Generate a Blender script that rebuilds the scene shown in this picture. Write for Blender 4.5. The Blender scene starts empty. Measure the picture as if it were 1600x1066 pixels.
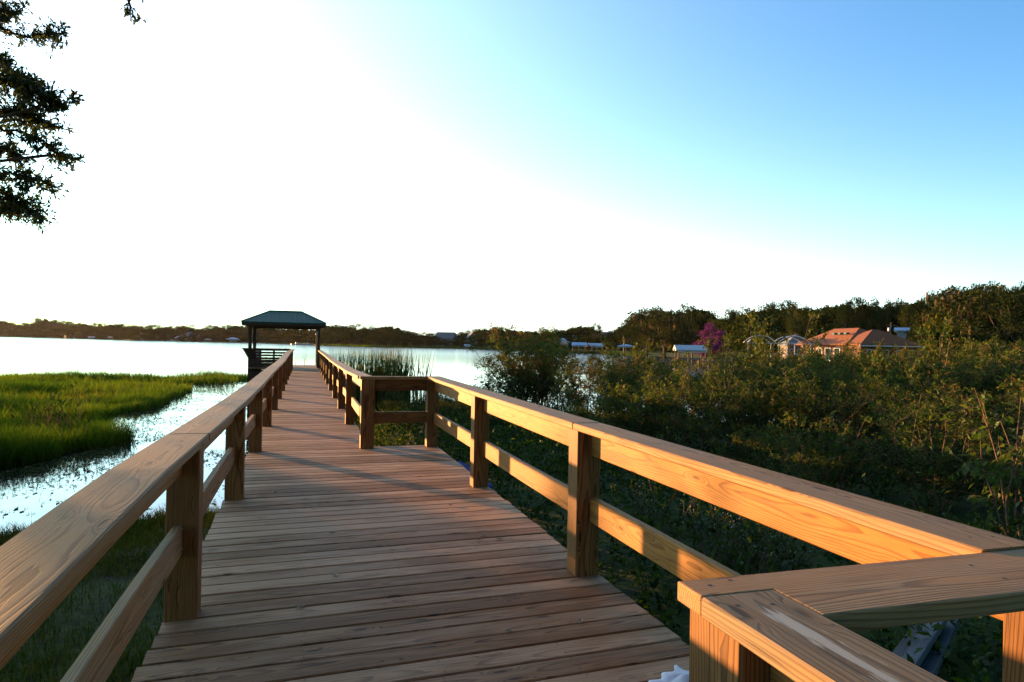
import bpy, math, random
import numpy as np
from mathutils import Vector, Matrix

random.seed(7)
RNG = np.random.default_rng(7)
R = math.radians
SC = bpy.context.scene
COL = SC.collection

# ------------------------------------------------------------------ camera
CAM_H, YAW, PITCH, ROLL, FPX = 1.30, 0.2953, 0.0050, 0.0185, 1067.0   # FPX: focal length in units of 1/1600 frame width
_c, _s = math.cos(YAW), math.sin(YAW)
_r0 = Vector((_c, -_s, 0)); _f0 = Vector((_s, _c, 0)); _u0 = Vector((0, 0, 1))
_fw = _f0 * math.cos(PITCH) + _u0 * math.sin(PITCH)
_up = _u0 * math.cos(PITCH) - _f0 * math.sin(PITCH)
_cr, _sr = math.cos(ROLL), math.sin(ROLL)
CAM_R = _r0 * _cr + _up * _sr
CAM_U = _up * _cr - _r0 * _sr
cam_data = bpy.data.cameras.new("camera")
cam = bpy.data.objects.new("camera", cam_data)
COL.objects.link(cam)
m = Matrix((CAM_R, CAM_U, -_fw)).transposed().to_4x4()
m.translation = (0, 0, CAM_H)
cam.matrix_world = m
cam_data.sensor_width = 36.0
cam_data.lens = FPX / 1600 * 36.0
cam_data.clip_start = 0.05
cam_data.clip_end = 9000
SC.camera = cam

# ------------------------------------------------------------------ sky, sun, exposure
SUN_EL, SUN_AZ = 3.2, -33.0            # azimuth clockwise from the pier's direction (+Y)
SKY_STRENGTH, SUN_STRENGTH, EXPOSURE = 0.10, 5.0, 2.0
HAZE_D = 0.00002
SKY_TINT, GLOW_A, GLOW_W, HAZE_A, HAZE_W = (0.34, 1.22, 1.90), 13.5, 19.5, 34.0, 6.3
world = bpy.data.worlds.new("World"); SC.world = world
world.use_nodes = True
wt = world.node_tree; wt.nodes.clear()
sky = wt.nodes.new("ShaderNodeTexSky"); sky.sky_type = 'NISHITA'
sky.sun_disc = False
sky.sun_elevation = R(SUN_EL); sky.sun_rotation = R(SUN_AZ)
sky.air_density = 1.0; sky.dust_density = 1.0; sky.ozone_density = 2.0
bg = wt.nodes.new("ShaderNodeBackground"); bg.inputs[1].default_value = SKY_STRENGTH
wo = wt.nodes.new("ShaderNodeOutputWorld")
_sd = Vector((math.sin(R(SUN_AZ)) * math.cos(R(SUN_EL)), math.cos(R(SUN_AZ)) * math.cos(R(SUN_EL)), math.sin(R(SUN_EL))))
def _wm(op, a, b=0.0):
    x = wt.nodes.new("ShaderNodeMath"); x.operation = op
    for i, v in enumerate((a, b)):
        if isinstance(v, (int, float)): x.inputs[i].default_value = v
        else: wt.links.new(v, x.inputs[i])
    return x.outputs[0]
# the evening sky: clear air (sky texture, balanced towards cyan) plus thin bright haze round the sun and along the horizon
_tc = wt.nodes.new("ShaderNodeTexCoord").outputs['Generated']
_dot = wt.nodes.new("ShaderNodeVectorMath"); _dot.operation = 'DOT_PRODUCT'
wt.links.new(_tc, _dot.inputs[0]); _dot.inputs[1].default_value = _sd
_gam = _wm('MULTIPLY', _wm('ARCCOSINE', _wm('MINIMUM', _dot.outputs['Value'], 1.0)), 180 / math.pi)
_sx = wt.nodes.new("ShaderNodeSeparateXYZ"); wt.links.new(_tc, _sx.inputs[0])
_el = _wm('MULTIPLY', _wm('ARCSINE', _wm('MAXIMUM', _sx.outputs[2], 0.0)), 180 / math.pi)
_g1 = _wm('MULTIPLY', _wm('EXPONENT', _wm('DIVIDE', _gam, -GLOW_W)), GLOW_A)
_g2 = _wm('MULTIPLY', _wm('EXPONENT', _wm('DIVIDE', _el, -HAZE_W)), _wm('MULTIPLY', _wm('EXPONENT', _wm('DIVIDE', _gam, -40.0)), HAZE_A))
_gl = _wm('MINIMUM', _wm('ADD', _g1, _g2), 4.0)
_tint = wt.nodes.new("ShaderNodeMix"); _tint.data_type = 'RGBA'; _tint.blend_type = 'MULTIPLY'; _tint.inputs[0].default_value = 1.0
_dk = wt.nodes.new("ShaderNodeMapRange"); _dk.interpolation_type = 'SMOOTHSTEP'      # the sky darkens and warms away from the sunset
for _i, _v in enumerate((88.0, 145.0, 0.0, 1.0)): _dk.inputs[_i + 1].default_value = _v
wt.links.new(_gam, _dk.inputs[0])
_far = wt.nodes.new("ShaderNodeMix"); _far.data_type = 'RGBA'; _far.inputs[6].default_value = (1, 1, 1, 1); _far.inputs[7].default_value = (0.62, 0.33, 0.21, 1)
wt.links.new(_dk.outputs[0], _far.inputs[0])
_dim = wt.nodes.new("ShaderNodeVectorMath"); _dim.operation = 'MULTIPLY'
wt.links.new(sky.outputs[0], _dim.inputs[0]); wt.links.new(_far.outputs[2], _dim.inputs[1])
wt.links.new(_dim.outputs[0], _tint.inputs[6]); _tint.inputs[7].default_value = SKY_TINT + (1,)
_hz = wt.nodes.new("ShaderNodeVectorMath"); _hz.operation = 'SCALE'; _hz.inputs[0].default_value = (1.0, 0.97, 0.93)
wt.links.new(_gl, _hz.inputs['Scale'])
_sum = wt.nodes.new("ShaderNodeVectorMath"); _sum.operation = 'ADD'
wt.links.new(_tint.outputs[2], _sum.inputs[0]); wt.links.new(_hz.outputs[0], _sum.inputs[1])
wt.links.new(_sum.outputs[0], bg.inputs[0]); wt.links.new(bg.outputs[0], wo.inputs[0])
sun_data = bpy.data.lights.new("sun", 'SUN'); sun_data.energy = SUN_STRENGTH
sun_data.angle = R(0.5); sun_data.color = (1.0, 0.50, 0.17)
sun = bpy.data.objects.new("sun", sun_data); COL.objects.link(sun)
_sd = Vector((math.sin(R(SUN_AZ)) * math.cos(R(SUN_EL)), math.cos(R(SUN_AZ)) * math.cos(R(SUN_EL)), math.sin(R(SUN_EL))))
sun.rotation_euler = (-_sd).to_track_quat('-Z', 'Y').to_euler()
SC.view_settings.view_transform = 'Standard'
SC.view_settings.look = 'None'
SC.view_settings.gamma = 1.0
SC.view_settings.exposure = EXPOSURE
SC.view_settings.use_curve_mapping = False
SC.cycles.max_bounces = 8
SC.cycles.transparent_max_bounces = 12
SC.cycles.caustics_reflective = False
SC.cycles.caustics_refractive = False

# ------------------------------------------------------------------ helpers
WZ = -1.20                              # water level (deck top is z = 0)

def at(px, dist):
    """Ground position at a horizontal distance along the bearing of photo column px."""
    d = _fw * FPX + CAM_R * (px - 800)
    h = Vector((d.x, d.y)).normalized()
    return h.x * dist, h.y * dist

def zat(px, py, dist):
    d = _fw * FPX + CAM_R * (px - 800) - CAM_U * (py - 533)
    return CAM_H + d.z / math.hypot(d.x, d.y) * dist

def p3(px, py, dist):
    x, y = at(px, dist)
    d = _fw * FPX + CAM_R * (px - 800) - CAM_U * (py - 533)
    k = dist / math.hypot(d.x, d.y)
    return np.array((d.x * k, d.y * k, CAM_H + d.z * k))

def props(o, label=None, cat=None, group=None, kind=None):
    if label: o["label"] = label
    if cat: o["category"] = cat
    if group: o["group"] = group
    if kind: o["kind"] = kind
    return o

def empty(name, label, cat, loc=(0, 0, 0), rz=0.0, group=None):
    o = bpy.data.objects.new(name, None); COL.objects.link(o)
    o.location = loc; o.rotation_euler = (0, 0, rz); o.empty_display_size = 0.2
    return props(o, label, cat, group)

def link(name, me, mat=None, parent=None):
    o = bpy.data.objects.new(name, me); COL.objects.link(o)
    if mat is not None:
        me.materials.clear(); me.materials.append(mat)
    if parent is not None: o.parent = parent
    return o

def copy_tree(o, parent=None):
    c = o.copy(); COL.objects.link(c)
    c.parent = parent
    for ch in o.children: copy_tree(ch, c)
    return c

def mesh_np(name, V, Q, attrs=None, smooth=False):
    """Mesh from numpy verts (n,3) and quads (m,4); attrs: name -> (n,) float per vertex."""
    V = np.ascontiguousarray(V, dtype=np.float32); Q = np.ascontiguousarray(Q, dtype=np.int32)
    k = Q.shape[1]
    me = bpy.data.meshes.new(name)
    me.vertices.add(len(V)); me.vertices.foreach_set("co", V.ravel())
    me.loops.add(Q.size); me.loops.foreach_set("vertex_index", Q.ravel())
    me.polygons.add(len(Q))
    me.polygons.foreach_set("loop_start", np.arange(0, Q.size, k, dtype=np.int32))
    if smooth: me.polygons.foreach_set("use_smooth", np.ones(len(Q), dtype=bool))
    me.update(calc_edges=True)
    for a, v in (attrs or {}).items():
        at_ = me.attributes.new(a, 'FLOAT', 'POINT')
        at_.data.foreach_set("value", np.ascontiguousarray(v, dtype=np.float32))
    return me

class MB:
    """Collects boards, boxes and tubes; build() links them as one mesh object."""
    def __init__(self):
        self.v = []; self.f = []; self.w = []; self.r = []; self.sm = []
    def add(self, verts, faces, wood=None, rnd=None, smooth=False):
        b = len(self.v)
        self.v += [tuple(p) for p in verts]
        self.f += [tuple(i + b for i in q) for q in faces]
        self.sm += [smooth] * len(faces)
        self.w += list(wood) if wood is not None else [tuple(p) for p in verts]
        r = random.random() if rnd is None else rnd
        self.r += [r] * len(verts)
    def board(self, pts, side, w, t, ch=0.004, wob=0.0, rnd=None, ends=None, org=None):
        """A board along the centre line pts; side = direction of its width w, t = thickness across."""
        pts = [Vector(p) for p in pts]; side = Vector(side).normalized()
        ol = random.uniform(0, 50); ox = random.uniform(-0.05, 0.05); oy = random.choice((-1, 1)) * random.uniform(0.03, 0.11)
        if org: ox, oy, ol = org
        V, W, F = [], [], []
        L = 0.0; n = len(pts)
        for i, p in enumerate(pts):
            d = (pts[min(i + 1, n - 1)] - pts[max(i - 1, 0)]).normalized()
            if i: L += (p - pts[i - 1]).length
            nn = d.cross(side).normalized()
            sd = side
            if ends is not None and i in (0, n - 1): sd = Vector(ends)          # skewed end cut
            a, b = w / 2, t / 2
            for (u, v) in ((-a + ch, -b), (a - ch, -b), (a, -b + ch), (a, b - ch), (a - ch, b), (-a + ch, b), (-a, b - ch), (-a, -b + ch)):
                V.append(p + sd * u + nn * v)
                W.append((u + ox, v + oy, L + ol))
        for i in range(n - 1):
            for k in range(8):
                F.append((i * 8 + k, i * 8 + (k + 1) % 8, (i + 1) * 8 + (k + 1) % 8, (i + 1) * 8 + k))
        F.append(tuple(reversed(range(8)))); F.append(tuple((n - 1) * 8 + k for k in range(8)))
        self.add(V, F, W, rnd)
    def box(self, lo, hi, rnd=None, ch=0.0):
        lo = Vector(lo); hi = Vector(hi)
        c = (lo + hi) / 2; s = hi - lo
        ax = max(range(3), key=lambda i: s[i])
        e = [Vector((1, 0, 0)), Vector((0, 1, 0)), Vector((0, 0, 1))]
        a, b = e[(ax + 1) % 3], e[(ax + 2) % 3]
        self.board([c - e[ax] * s[ax] / 2, c + e[ax] * s[ax] / 2], a, s[(ax + 1) % 3], s[(ax + 2) % 3], ch=max(ch, min(s) * 0.02), rnd=rnd)
    def tube(self, pts, radii, n=8, rnd=None, cap=True):
        pts = [Vector(p) for p in pts]
        if not hasattr(radii, '__len__'): radii = [radii] * len(pts)
        V, F = [], []
        ref = Vector((0.3, 0.9, 0.2)).normalized()
        for i, p in enumerate(pts):
            d = (pts[min(i + 1, len(pts) - 1)] - pts[max(i - 1, 0)]).normalized()
            a = d.cross(ref)
            if a.length < 0.1: a = d.cross(Vector((1, 0, 0)))
            a.normalize(); b = d.cross(a)
            for k in range(n):
                th = 2 * math.pi * k / n
                V.append(p + (a * math.cos(th) + b * math.sin(th)) * radii[i])
        for i in range(len(pts) - 1):
            for k in range(n):
                F.append((i * n + k, i * n + (k + 1) % n, (i + 1) * n + (k + 1) % n, (i + 1) * n + k))
        if cap:
            F.append(tuple(reversed(range(n)))); F.append(tuple((len(pts) - 1) * n + k for k in range(n)))
        self.add(V, F, None, rnd, True)
    def poly(self, verts, faces, rnd=None):
        self.add(verts, faces, None, rnd)
    def mesh(self, name):
        me = bpy.data.meshes.new(name)
        me.from_pydata(self.v, [], self.f)
        me.polygons.foreach_set("use_smooth", self.sm)
        a = me.attributes.new("wood", 'FLOAT_VECTOR', 'POINT'); a.data.foreach_set("vector", np.array(self.w, dtype=np.float32).ravel())
        a = me.attributes.new("rnd", 'FLOAT', 'POINT'); a.data.foreach_set("value", np.array(self.r, dtype=np.float32))
        me.update()
        return me
    def build(self, name, mat, parent=None):
        return link(name, self.mesh(name), mat, parent)

# ------------------------------------------------------------------ materials
class NT:
    def __init__(self, name):
        self.m = bpy.data.materials.new(name); self.m.use_nodes = True
        self.t = self.m.node_tree; self.t.nodes.clear()
        self.out = self.n("ShaderNodeOutputMaterial")
    def n(self, ty, **kw):
        x = self.t.nodes.new(ty)
        for k, v in kw.items(): setattr(x, k, v)
        return x
    def l(self, a, b): self.t.links.new(a, b)
    def put(self, sock, v):
        if hasattr(v, "is_output") or isinstance(v, bpy.types.NodeSocket): self.l(v, sock)
        else: sock.default_value = v
    def math(self, op, a, b=0.0, c=0.0, clamp=False):
        x = self.n("ShaderNodeMath", operation=op, use_clamp=clamp)
        self.put(x.inputs[0], a); self.put(x.inputs[1], b)
        if op in ('MULTIPLY_ADD', 'SMOOTH_MIN', 'WRAP'): self.put(x.inputs[2], c)
        return x.outputs[0]
    def vmul(self, v, s):
        x = self.n("ShaderNodeVectorMath", operation='MULTIPLY'); self.put(x.inputs[0], v); self.put(x.inputs[1], s); return x.outputs[0]
    def vadd(self, v, s):
        x = self.n("ShaderNodeVectorMath", operation='ADD'); self.put(x.inputs[0], v); self.put(x.inputs[1], s); return x.outputs[0]
    def noise(self, vec, scale, detail=2.0, rough=0.5, dim='3D', col=False):
        x = self.n("ShaderNodeTexNoise", noise_dimensions=dim)
        if vec is not None: self.l(vec, x.inputs['Vector'])
        x.inputs['Scale'].default_value = scale; x.inputs['Detail'].default_value = detail; x.inputs['Roughness'].default_value = rough
        return x.outputs['Color' if col else 'Fac']
    def ramp(self, fac, stops, interp='LINEAR'):
        x = self.n("ShaderNodeValToRGB"); cr = x.color_ramp; cr.interpolation = interp
        while len(cr.elements) < len(stops): cr.elements.new(0.5)
        for e, (p, c) in zip(cr.elements, stops):
            e.position = p; e.color = tuple(c) + (1,) if len(c) == 3 else c
        self.l(fac, x.inputs[0]); return x.outputs[0]
    def range(self, v, a, b, c=0.0, d=1.0, smooth=False):
        x = self.n("ShaderNodeMapRange"); x.interpolation_type = 'SMOOTHSTEP' if smooth else 'LINEAR'
        self.put(x.inputs[0], v)
        for i, q in enumerate((a, b, c, d)): x.inputs[i + 1].default_value = q
        return x.outputs[0]
    def mix(self, f, a, b, mode='MIX'):
        x = self.n("ShaderNodeMix", data_type='RGBA', blend_type=mode)
        self.put(x.inputs[0], f)
        for s, v in ((x.inputs[6], a), (x.inputs[7], b)):
            if isinstance(v, tuple): s.default_value = v if len(v) == 4 else v + (1,)
            else: self.l(v, s)
        return x.outputs[2]
    def attr(self, name, out='Fac'):
        x = self.n("ShaderNodeAttribute", attribute_name=name); return x.outputs[out]
    def bump(self, h, strength, dist):
        x = self.n("ShaderNodeBump"); x.inputs['Strength'].default_value = strength; x.inputs['Distance'].default_value = dist
        self.l(h, x.inputs['Height']); return x.outputs[0]
    def principled(self, col, rough=0.6, spec=0.3, normal=None, metallic=0.0):
        x = self.n("ShaderNodeBsdfPrincipled")
        self.put(x.inputs['Base Color'], col + (1,) if isinstance(col, tuple) and len(col) == 3 else col)
        self.put(x.inputs['Roughness'], rough); x.inputs['Specular IOR Level'].default_value = spec
        x.inputs['Metallic'].default_value = metallic
        if normal is not None: self.l(normal, x.inputs['Normal'])
        self.l(x.outputs[0], self.out.inputs[0]); return x

def wood_mat(name, light, dark, grey, grey_amt, sat_var=0.25, rough=0.75, ring=0.0065, spec=0.2, streak=None):
    t = NT(name)
    w = t.attr("wood", 'Vector'); rnd = t.attr("rnd")
    # pith wanders along the board
    wob = t.noise(t.vmul(w, (1.5, 1.5, 0.9)), 1.0, 2.0, col=True)
    wob = t.vmul(t.vadd(wob, (-0.5, -0.5, -0.5)), (0.07, 0.07, 0.0))
    fine = t.noise(t.vmul(w, (30, 30, 2.2)), 1.0, 2.0, col=True)
    fine = t.vmul(t.vadd(fine, (-0.5, -0.5, -0.5)), (0.009, 0.009, 0.0))
    ww = t.vadd(t.vadd(w, wob), fine)
    # knots
    vo = t.n("ShaderNodeTexVoronoi", feature='F1'); t.l(t.vmul(w, (11, 11, 2.6)), vo.inputs['Vector'])
    vo.inputs['Scale'].default_value = 1.0; vo.inputs['Randomness'].default_value = 1.0
    kd = vo.outputs['Distance']
    knot = t.range(kd, 0.06, 0.115, 1.0, 0.0, True)
    halo = t.range(kd, 0.06, 0.30, 1.0, 0.0, True)
    sep = t.n("ShaderNodeSeparateXYZ"); t.l(ww, sep.inputs[0])
    r2 = t.math('ADD', t.math('MULTIPLY', sep.outputs[0], sep.outputs[0]), t.math('MULTIPLY', sep.outputs[1], sep.outputs[1]))
    rr = t.math('SQRT', r2)
    rr = t.math('ADD', rr, t.math('MULTIPLY', halo, 0.014))
    ph = t.math('FRACT', t.math('DIVIDE', rr, ring))
    rings = t.range(ph, 0.45, 0.93, 0.0, 1.0, True)
    rings = t.math('MULTIPLY', rings, t.range(ph, 0.94, 1.0, 1.0, 0.0))
    fib = t.noise(t.vmul(w, (420, 420, 7)), 1.0, 3.0, 0.6)
    col = t.mix(rings, light, dark)
    col = t.mix(t.range(fib, 0.40, 0.68, 0.0, 0.6), col, dark)
    pat = t.noise(t.vmul(w, (7, 7, 1.6)), 1.0, 4.0, 0.6)
    gf = t.math('MULTIPLY', t.range(pat, 0.32, 0.62, 0.0, 1.0, True), grey_amt)
    gf = t.math('ADD', gf, t.math('MULTIPLY', t.math('SUBTRACT', rnd, 0.5), sat_var), clamp=True)
    greycol = t.mix(rings, grey, tuple(c * 0.62 for c in grey))
    greycol = t.mix(t.range(fib, 0.4, 0.7, 0.0, 0.5), greycol, tuple(c * 0.5 for c in grey))
    col = t.mix(gf, col, greycol)
    val = t.range(rnd, 0.0, 1.0, 0.78, 1.18)
    col = t.mix(1.0, col, val, 'MULTIPLY')
    st = t.noise(t.vmul(w, (18, 18, 1.2)), 1.0, 3.0, 0.65)
    col = t.mix(t.range(st, 0.52, 0.70, 0.0, 0.6, True), col, t.mix(1.0, col, (0.50, 0.44, 0.38), 'MULTIPLY'))
    chk = t.noise(t.vmul(w, (160, 160, 2.4)), 1.0, 2.0, 0.5)                 # drying checks
    chk = t.range(chk, 0.66, 0.74, 0.0, 0.75, True)
    col = t.mix(chk, col, tuple(c * 0.35 for c in dark))
    if streak:
        su = t.n("ShaderNodeSeparateXYZ"); t.l(w, su.inputs[0])
        sn = t.noise(t.vmul(w, (60, 60, 6)), 1.0, 4.0, 0.7)
        cu = t.math('ADD', su.outputs[0], t.math('MULTIPLY', su.outputs[2], streak[1]))
        cu = t.math('ABSOLUTE', t.math('ADD', cu, streak[0]))
        sm = t.math('ADD', t.range(cu, 0.0, 0.034, 0.50, -0.12), t.math('MULTIPLY', t.math('SUBTRACT', sn, 0.5), 1.7))
        sm = t.math('MULTIPLY', sm, t.range(su.outputs[2], streak[2], streak[2] + .10, 0.0, 1.0, True))
        col = t.mix(t.range(sm, 0.16, 0.34, 0.0, 0.9, True), col, (0.46, 0.42, 0.33))
    col = t.mix(t.math('MULTIPLY', halo, 0.35), col, dark)
    col = t.mix(t.math('MULTIPLY', knot, 0.85), col, tuple(c * 0.3 for c in dark))
    h = t.math('ADD', t.math('MULTIPLY', rings, -0.5), t.math('MULTIPLY', fib, 0.6))
    h = t.math('ADD', h, t.math('MULTIPLY', knot, -0.8)); h = t.math('SUBTRACT', h, chk)
    t.principled(col, rough, spec, t.bump(h, 0.2, 0.002))
    return t.m

def leaf_mat(name, stops, transl=0.35, gloss=0.06, rough=0.45, objvar=0.0):
    t = NT(name)
    f = t.attr("rnd")
    if objvar:
        oi = t.n("ShaderNodeObjectInfo")
        f = t.math('ADD', f, t.math('MULTIPLY', t.math('SUBTRACT', oi.outputs['Random'], 0.5), objvar), clamp=True)
    col = t.ramp(f, stops)
    d = t.n("ShaderNodeBsdfDiffuse"); t.l(col, d.inputs[0])
    tr = t.n("ShaderNodeBsdfTranslucent"); t.l(t.mix(1.0, col, (1.25, 1.15, 0.5), 'MULTIPLY'), tr.inputs[0])
    m1 = t.n("ShaderNodeMixShader"); m1.inputs[0].default_value = transl
    t.l(d.outputs[0], m1.inputs[1]); t.l(tr.outputs[0], m1.inputs[2])
    res = m1.outputs[0]
    if gloss:
        g = t.n("ShaderNodeBsdfGlossy"); g.inputs['Roughness'].default_value = rough
        m2 = t.n("ShaderNodeMixShader"); m2.inputs[0].default_value = gloss
        t.l(res, m2.inputs[1]); t.l(g.outputs[0], m2.inputs[2]); res = m2.outputs[0]
    t.l(res, t.out.inputs[0])
    return t.m

def plain_mat(name, col, rough=0.6, spec=0.3, var=0.15, scale=6.0, bump=0.1, metallic=0.0):
    t = NT(name)
    tc = t.n("ShaderNodeTexCoord"); 
    n = t.noise(tc.outputs['Object'], scale, 4.0, 0.6)
    c = t.mix(t.range(n, 0.3, 0.7), tuple(x * (1 - var) for x in col), tuple(min(1, x * (1 + var)) for x in col))
    t.principled(c, rough, spec, t.bump(n, bump, 0.02) if bump else None, metallic)
    return t.m

M = {}
M['deck'] = wood_mat("deck_wood", (0.38, 0.16, 0.052), (0.10, 0.039, 0.012), (0.52, 0.285, 0.147), 0.75, 1.6, 0.72)
M['cap'] = wood_mat("cap_wood", (0.44, 0.225, 0.08), (0.19, 0.082, 0.022), (0.34, 0.225, 0.115), 0.65, 0.4, 0.7)
M['cap_worn'] = wood_mat("worn_cap_wood", (0.33, 0.20, 0.085), (0.15, 0.082, 0.030), (0.24, 0.18, 0.11), 0.5, 0.2, 0.7, streak=(0.0, 0.0, 2.02))
M['post'] = wood_mat("post_wood", (0.27, 0.115, 0.030), (0.085, 0.030, 0.007), (0.17, 0.10, 0.045), 0.2, 0.2, 0.65)
M['rail'] = wood_mat("rail_wood", (0.44, 0.20, 0.042), (0.23, 0.083, 0.013), (0.31, 0.17, 0.055), 0.3, 0.25, 0.65)
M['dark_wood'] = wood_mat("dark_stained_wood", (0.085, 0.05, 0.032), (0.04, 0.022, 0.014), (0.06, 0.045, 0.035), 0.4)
M['bark'] = plain_mat("bark", (0.10, 0.075, 0.055), 0.9, 0.1, 0.4, 14.0, 0.6)
M['stem'] = plain_mat("shrub_stem", (0.16, 0.09, 0.055), 0.85, 0.15, 0.4, 20.0, 0.3)
M['rust'] = plain_mat("rusty_screw", (0.035, 0.025, 0.02), 0.7, 0.3, 0.3, 60, 0.0)
M['screw'] = plain_mat("galvanised_steel", (0.55, 0.55, 0.54), 0.4, 0.5, 0.1, 30, 0.0, 0.8)

# ------------------------------------------------------------------ ground and water
SH_AZ = [-180, -120, -60, -40, -30, -20, -16, -11.8, -4, 1.5, 5, 9, 13, 17, 20.6, 24.7, 27.5, 32.6, 36, 40, 46, 54, 60, 75, 95, 120, 180]
SH_D = [2500, 2500, 1600, 1500, 1400, 1250, 950, 650, 560, 395, 345, 333, 328, 290, 236, 228, 205, 160, 122, 100, 90, 84, 78, 66, 46, 3000, 2500]
def shore_far(az): return np.interp(az, SH_AZ, SH_D)
NS_X = [-60, -20, -8, -3.7, -2.2, -1.2, 0.6, 1.2, 2.5, 5, 9, 13, 17, 21, 26, 34, 60]
NS_Y = [2, 7.5, 9.0, 10.2, 10.6, 11.1, 12.0, 15, 24, 27, 24, 21, 17.5, 15, 12, 9, 4]
def vnoise(x, y, s, seed=0):
    r = np.random.default_rng(seed); g = r.random((64, 64))
    u = np.asarray(x) / s + 31.7; v = np.asarray(y) / s + 17.3
    i = np.floor(u).astype(int); j = np.floor(v).astype(int); a = u - i; b = v - j
    a = a * a * (3 - 2 * a); b = b * b * (3 - 2 * b)
    f = lambda p, q: g[p % 64, q % 64]
    return (f(i, j) * (1 - a) + f(i + 1, j) * a) * (1 - b) + (f(i, j + 1) * (1 - a) + f(i + 1, j + 1) * a) * b
def ground_z(x, y):
    x = np.asarray(x, float); y = np.asarray(y, float)
    d = np.hypot(x, y); az = np.degrees(np.arctan2(x, y))
    sn = np.interp(x, NS_X, NS_Y) - y                      # > 0 on the near bank
    sn = sn + (vnoise(x, y, 1.3, 3) - 0.5) * 0.5
    near = WZ - 0.02 + np.clip(sn * 0.075, -0.7, 0.62) + (vnoise(x, y, 0.7, 1) - 0.5) * 0.07 * (sn > 0)
    sf = d - shore_far(az)
    far = WZ + np.clip(sf * 0.035, -1.0, 1.0) + np.clip((sf - 30) * 0.02, 0, 9) + (vnoise(x, y, 40, 2) - 0.5) * 0.4 * np.clip(sf / 20, 0, 1)
    return np.where(d < 45, near, np.maximum(far, WZ - 1.0))

def polar_sheet(name, radii, nang, zf):
    th = np.linspace(0, 2 * np.pi, nang, endpoint=False)
    X = np.outer(radii, np.sin(th)); Y = np.outer(radii, np.cos(th))
    V = np.stack([X, Y, zf(X, Y)], -1).reshape(-1, 3)
    nr = len(radii); i, j = np.meshgrid(np.arange(nr - 1), np.arange(nang), indexing='ij'); j2 = (j + 1) % nang
    Q = np.stack([i * nang + j, i * nang + j2, (i + 1) * nang + j2, (i + 1) * nang + j], -1).reshape(-1, 4)
    return mesh_np(name, V, Q, smooth=True)
radii = np.concatenate([[0.05], np.geomspace(0.4, 60, 110), np.geomspace(63, 4500, 110)])
t = NT("ground_soil_and_grass")
pos = t.n("ShaderNodeNewGeometry").outputs['Position']
n1 = t.noise(pos, 0.9, 5.0, 0.6); n2 = t.noise(pos, 9.0, 4.0, 0.65); n3 = t.noise(pos, 0.05, 3.0, 0.6)
g = t.mix(t.range(n2, 0.3, 0.7), (0.018, 0.036, 0.006), (0.048, 0.062, 0.012))
g = t.mix(t.range(n1, 0.56, 0.70), g, t.mix(n2, (0.018, 0.014, 0.009), (0.036, 0.028, 0.018)))
fargrass = t.mix(t.range(n3, 0.35, 0.65), (0.05, 0.075, 0.018), (0.085, 0.095, 0.03))
ln = t.n("ShaderNodeVectorMath", operation='LENGTH'); t.l(pos, ln.inputs[0])
g = t.mix(t.range(ln.outputs['Value'], 40, 60), g, fargrass)
t.principled(g, 0.95, 0.1, t.bump(n2, 0.6, 0.05))
props(link("ground", polar_sheet("ground", radii, 300, ground_z), t.m), kind="structure")

t = NT("lake_water")
pos = t.n("ShaderNodeNewGeometry").outputs['Position']
w1 = t.noise(t.vmul(pos, (1.0, 0.55, 1.0)), 5.5, 3.0, 0.55); w2 = t.noise(t.vmul(pos, (0.35, 0.6, 1.0)), 1.2, 2.0, 0.5)
h = t.math('ADD', t.math('MULTIPLY', w1, 0.35), w2)
ln = t.n("ShaderNodeVectorMath", operation='LENGTH'); t.l(pos, ln.inputs[0])
bmp = t.n("ShaderNodeBump"); bmp.inputs['Distance'].default_value = 0.03
t.l(h, bmp.inputs['Height']); t.l(t.range(ln.outputs['Value'], 15, 140, 0.26, 0.05), bmp.inputs['Strength'])
pr = t.principled((0.012, 0.014, 0.012), t.range(ln.outputs['Value'], 12, 160, 0.03, 0.13), 0.5, bmp.outputs[0]); pr.inputs['IOR'].default_value = 1.45
props(link("water", polar_sheet("water", np.concatenate([[0.05], np.geomspace(1, 4600, 40)]), 96, lambda x, y: x * 0 + WZ), t.m), kind="structure")

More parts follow.
